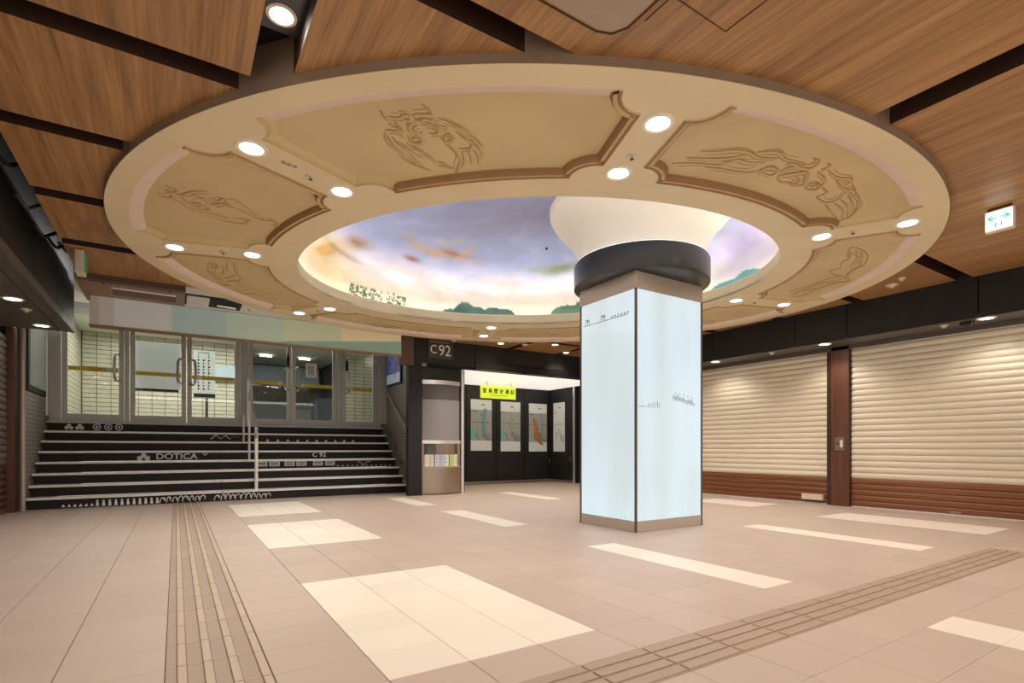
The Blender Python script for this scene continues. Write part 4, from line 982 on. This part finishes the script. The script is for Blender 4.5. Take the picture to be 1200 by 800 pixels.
# small ceiling devices
def device(x, y, z, label, r=.05, cat='sprinkler', name='sprinkler'):
    sp = thing(name, (x,y,z), label, cat)
    MB().lathe((x,y), [(r,z),(r*.95,z-.012),(r*.5,z-.03),(r*.3,z-.04),(0,z-.042)], 18).build('cap', 'sprk', sp, smooth=True)
    MB().lathe((x,y), [(r*1.3,z+.001),(r*1.3,z-.006),(r,z-.008)], 18).build('base_ring', 'lamptrim', sp)
device(8.56,3.41,3.31, 'round smoke detector on the wood ceiling right of the medallion', .06, 'detector', 'smoke_detector')
device(8.33,3.20,3.31, 'small sprinkler beside the smoke detector on the wood ceiling', .035)
device(9.26,5.62,2.76, 'sprinkler on the right soffit between two downlights', .04)
device(9.3,3.05,2.76, 'sprinkler on the right soffit beside a small black box', .04)
device(-1.6,8.95,2.76, 'sprinkler on the left soffit between the downlights', .045)
device(-1.62,7.6,2.76, 'sprinkler on the left soffit at the picture edge', .045)
device(1.05,9.75,3.31, 'sprinkler on the pale soffit above the advertising board', .045)
device(6.55,9.75,3.31, 'flat detector on the wood ceiling behind the medallion', .06, 'detector', 'smoke_detector')
device(5.02,10.2,3.31, 'yellowish sprinkler above the exit number sign', .04)
ib = thing('speaker_box', (9.3,2.80,2.76), 'small black box hanging under the right soffit', 'speaker'); box('housing', 'black_gloss', ib, 9.25, 9.33, 2.72, 2.86, 2.70, 2.76, bevel=.004)
MB().box(9.27,9.31,2.75,2.83,2.698,2.70).build('grille','seam',ib)

# ------------------------------------------------------------------ exit signs
es = thing('exit_sign', (6.64,1.75,3.31), 'glowing white exit sign with two green arrows under the wood ceiling', 'sign')
box('housing', 'beige', es, 6.625, 6.68, 1.64, 1.855, 3.075, 3.285, bevel=.006)
box('mount', 'seam', es, 6.635, 6.67, 1.66, 1.835, 3.28, 3.312)
fc = box('lit_face', 'exit_glow', es, 6.612, 6.626, 1.65, 1.845, 3.092, 3.268)
mm = MB(); X = 6.611
for s in (1,-1):
    c = 1.748; tip = c+s*.085; mid = c+s*.012
    mm.box(X-.002, X, min(mid,tip-s*.01), max(mid,tip-s*.01), 3.198, 3.208)
    mm.prism([(tip,3.203),(tip-s*.045,3.238),(tip-s*.045,3.228),(tip-s*.018,3.203),(tip-s*.045,3.178),(tip-s*.045,3.168)], 'x', X-.002, X)
mm.build('arrow', 'exit_green', fc)
mm = MB(); mm.box(X-.002,X,1.722,1.732,3.118,3.155); mm.box(X-.002,X,1.764,1.774,3.118,3.155); mm.box(X-.002,X,1.745,1.751,3.125,3.15)
mm.build('pictogram', 'exit_green', fc)
es = thing('exit_sign', (-.93,7.9,3.31), 'small green exit sign seen edge-on at the left end of the wood ceiling', 'sign')
box('housing', 'beige', es, -.985, -.90, 7.84, 8.06, 3.04, 3.30, bevel=.006)
box('green_face', 'sign_edge_green', es, -.90, -.893, 7.86, 8.04, 3.06, 3.28)

# ------------------------------------------------------------------ pillar
pp = thing('pillar', (5.2,4.99,0), 'square pillar of glowing white glass under a round dark collar', 'pillar')
PX0,PX1,PY0,PY1 = 4.59,5.81,4.475,5.505
for (a,b,c,d) in ((PX0+.02,PX1-.02,PY0+.012,PY0+.03),(PX0+.012,PX0+.03,PY0+.02,PY1-.02),(PX1-.03,PX1-.012,PY0+.02,PY1-.02),(PX0+.02,PX1-.02,PY1-.03,PY1-.012)):
    box('glass_panel', 'glow', pp, a, b, c, d, .13, 2.90)
for x in (PX0,PX1):
    for y in (PY0,PY1):
        sx = 1 if x == PX0 else -1; sy = 1 if y == PY0 else -1
        MB().box(x, x+sx*.028, y, y+sy*.028, 0, 3.05).build('corner_post', 'bronze_dark', pp, bevel=.004)
        MB().box(x-sx*.002, x+sx*.04, y-sy*.002, y+sy*.04, 2.9, 3.06).build('corner_cap', 'bronze', pp, bevel=.004)
box('base_plinth', 'bronze', pp, PX0+.004, PX1-.004, PY0+.004, PY1-.004, 0, .13, bevel=.004)
box('head_band', 'bronze', pp, PX0+.006, PX1-.006, PY0+.006, PY1-.006, 2.90, 3.11, bevel=.004)
MB().lathe((5.2,4.99), [(0,3.115),(.85,3.105),(.872,3.12),(.875,3.2),(.875,3.40),(.862,3.425),(.80,3.43),(.78,3.40)], 96).build('collar', 'ring', pp, smooth=True)
bp = [(.80,3.38),(.80,3.43),(.815,3.50),(.85,3.60),(.91,3.72),(1.0,3.84),(1.09,3.93),(1.15,4.0),(1.19,4.07),(1.20,4.13),(1.20,4.3)]
MB().lathe((5.2,4.99), smoothpath(bp,3), 96).build('flared_capital', 'bell', pp, smooth=True, label='cream plaster capital flaring into the dome')
MB().lathe((5.2,4.99), [(.835,3.432),(.86,3.43)], 64).build('collar_light_strip', 'collar_glow', pp)
# fine drawings on the glass
mm = MB(); yb = PY0+.010; xb = PX0+.010
# left (west) face: a thin ground line with little figures, near the top
def WF(y, z): return (xb, y, z)
mm.tube([WF(5.44,2.62),WF(4.62,2.62)], .0035, n=4)
for y in (5.36,5.06):
    for q in range(3): mm.tube([WF(y+.04-q*.04,2.63),WF(y+.03-q*.03,2.70),WF(y-.02,2.67)], .004, n=4)
for q in range(6): mm.tube([WF(4.90-q*.055,2.625),WF(4.89-q*.055,2.655),WF(4.875-q*.055,2.64)], .005, n=4)
mm.build('glass_drawing', 'map_line', pp)
mm = MB(); random.seed(11)
def SF(x, z): return (x, yb, z)
mm.tube([SF(4.64,1.50),SF(4.72,1.50)], .003, n=4)
for q in range(9):
    h = [.02,.03,.02,.06,.05,.07,.06,.08,.07][q]; mm.tube([SF(4.70+q*.038,1.49),SF(4.70+q*.038,1.49+h)], .005, n=4)
for q in range(11):
    x = 5.25+q*.038; z = 1.60-q*.006
    mm.tube([SF(x,z),SF(x+.012,z+random.uniform(.04,.09)),SF(x+.024,z+.02)], .0055, n=4)
    if q % 2: mm.tube([SF(x,z+.1),SF(x+.02,z+.105)], .005, n=4)
mm.build('glass_drawing', 'map_grey', pp)
mm = MB()
for q in range(70):
    h = random.uniform(.05,.32); x = random.uniform(PX0+.05,PX1-.05); mm.tube([SF(x,.135),SF(x+random.uniform(-.012,.012),.135+h)], .0016, n=3)
    y = random.uniform(PY0+.05,PY1-.05); mm.tube([WF(y,.135),WF(y+random.uniform(-.012,.012),.135+h)], .0016, n=3)
mm.build('grass_drawing', flat('grass_blue', (186,206,212), .5), pp)
# pipes and cables in the dark gap left of the wood ceiling
cb = thing('cable_bundle', (-1.2,6,3.6), 'thin grey cables hanging in the black gap left of the wood ceiling', 'cables')
random.seed(4)
for q in range(7):
    y = 4.6+q*.75; z = random.uniform(3.4,3.75)
    MB().tube(smoothpath([(-1.30,y,z),(-1.24,y+.1,z-.08),(-1.2,y+.22,z-.02),(-1.13,y+.3,z+.06)],3), .018, n=6).build('cable', 'black_panel' if q % 3 else 'soffit', cb)
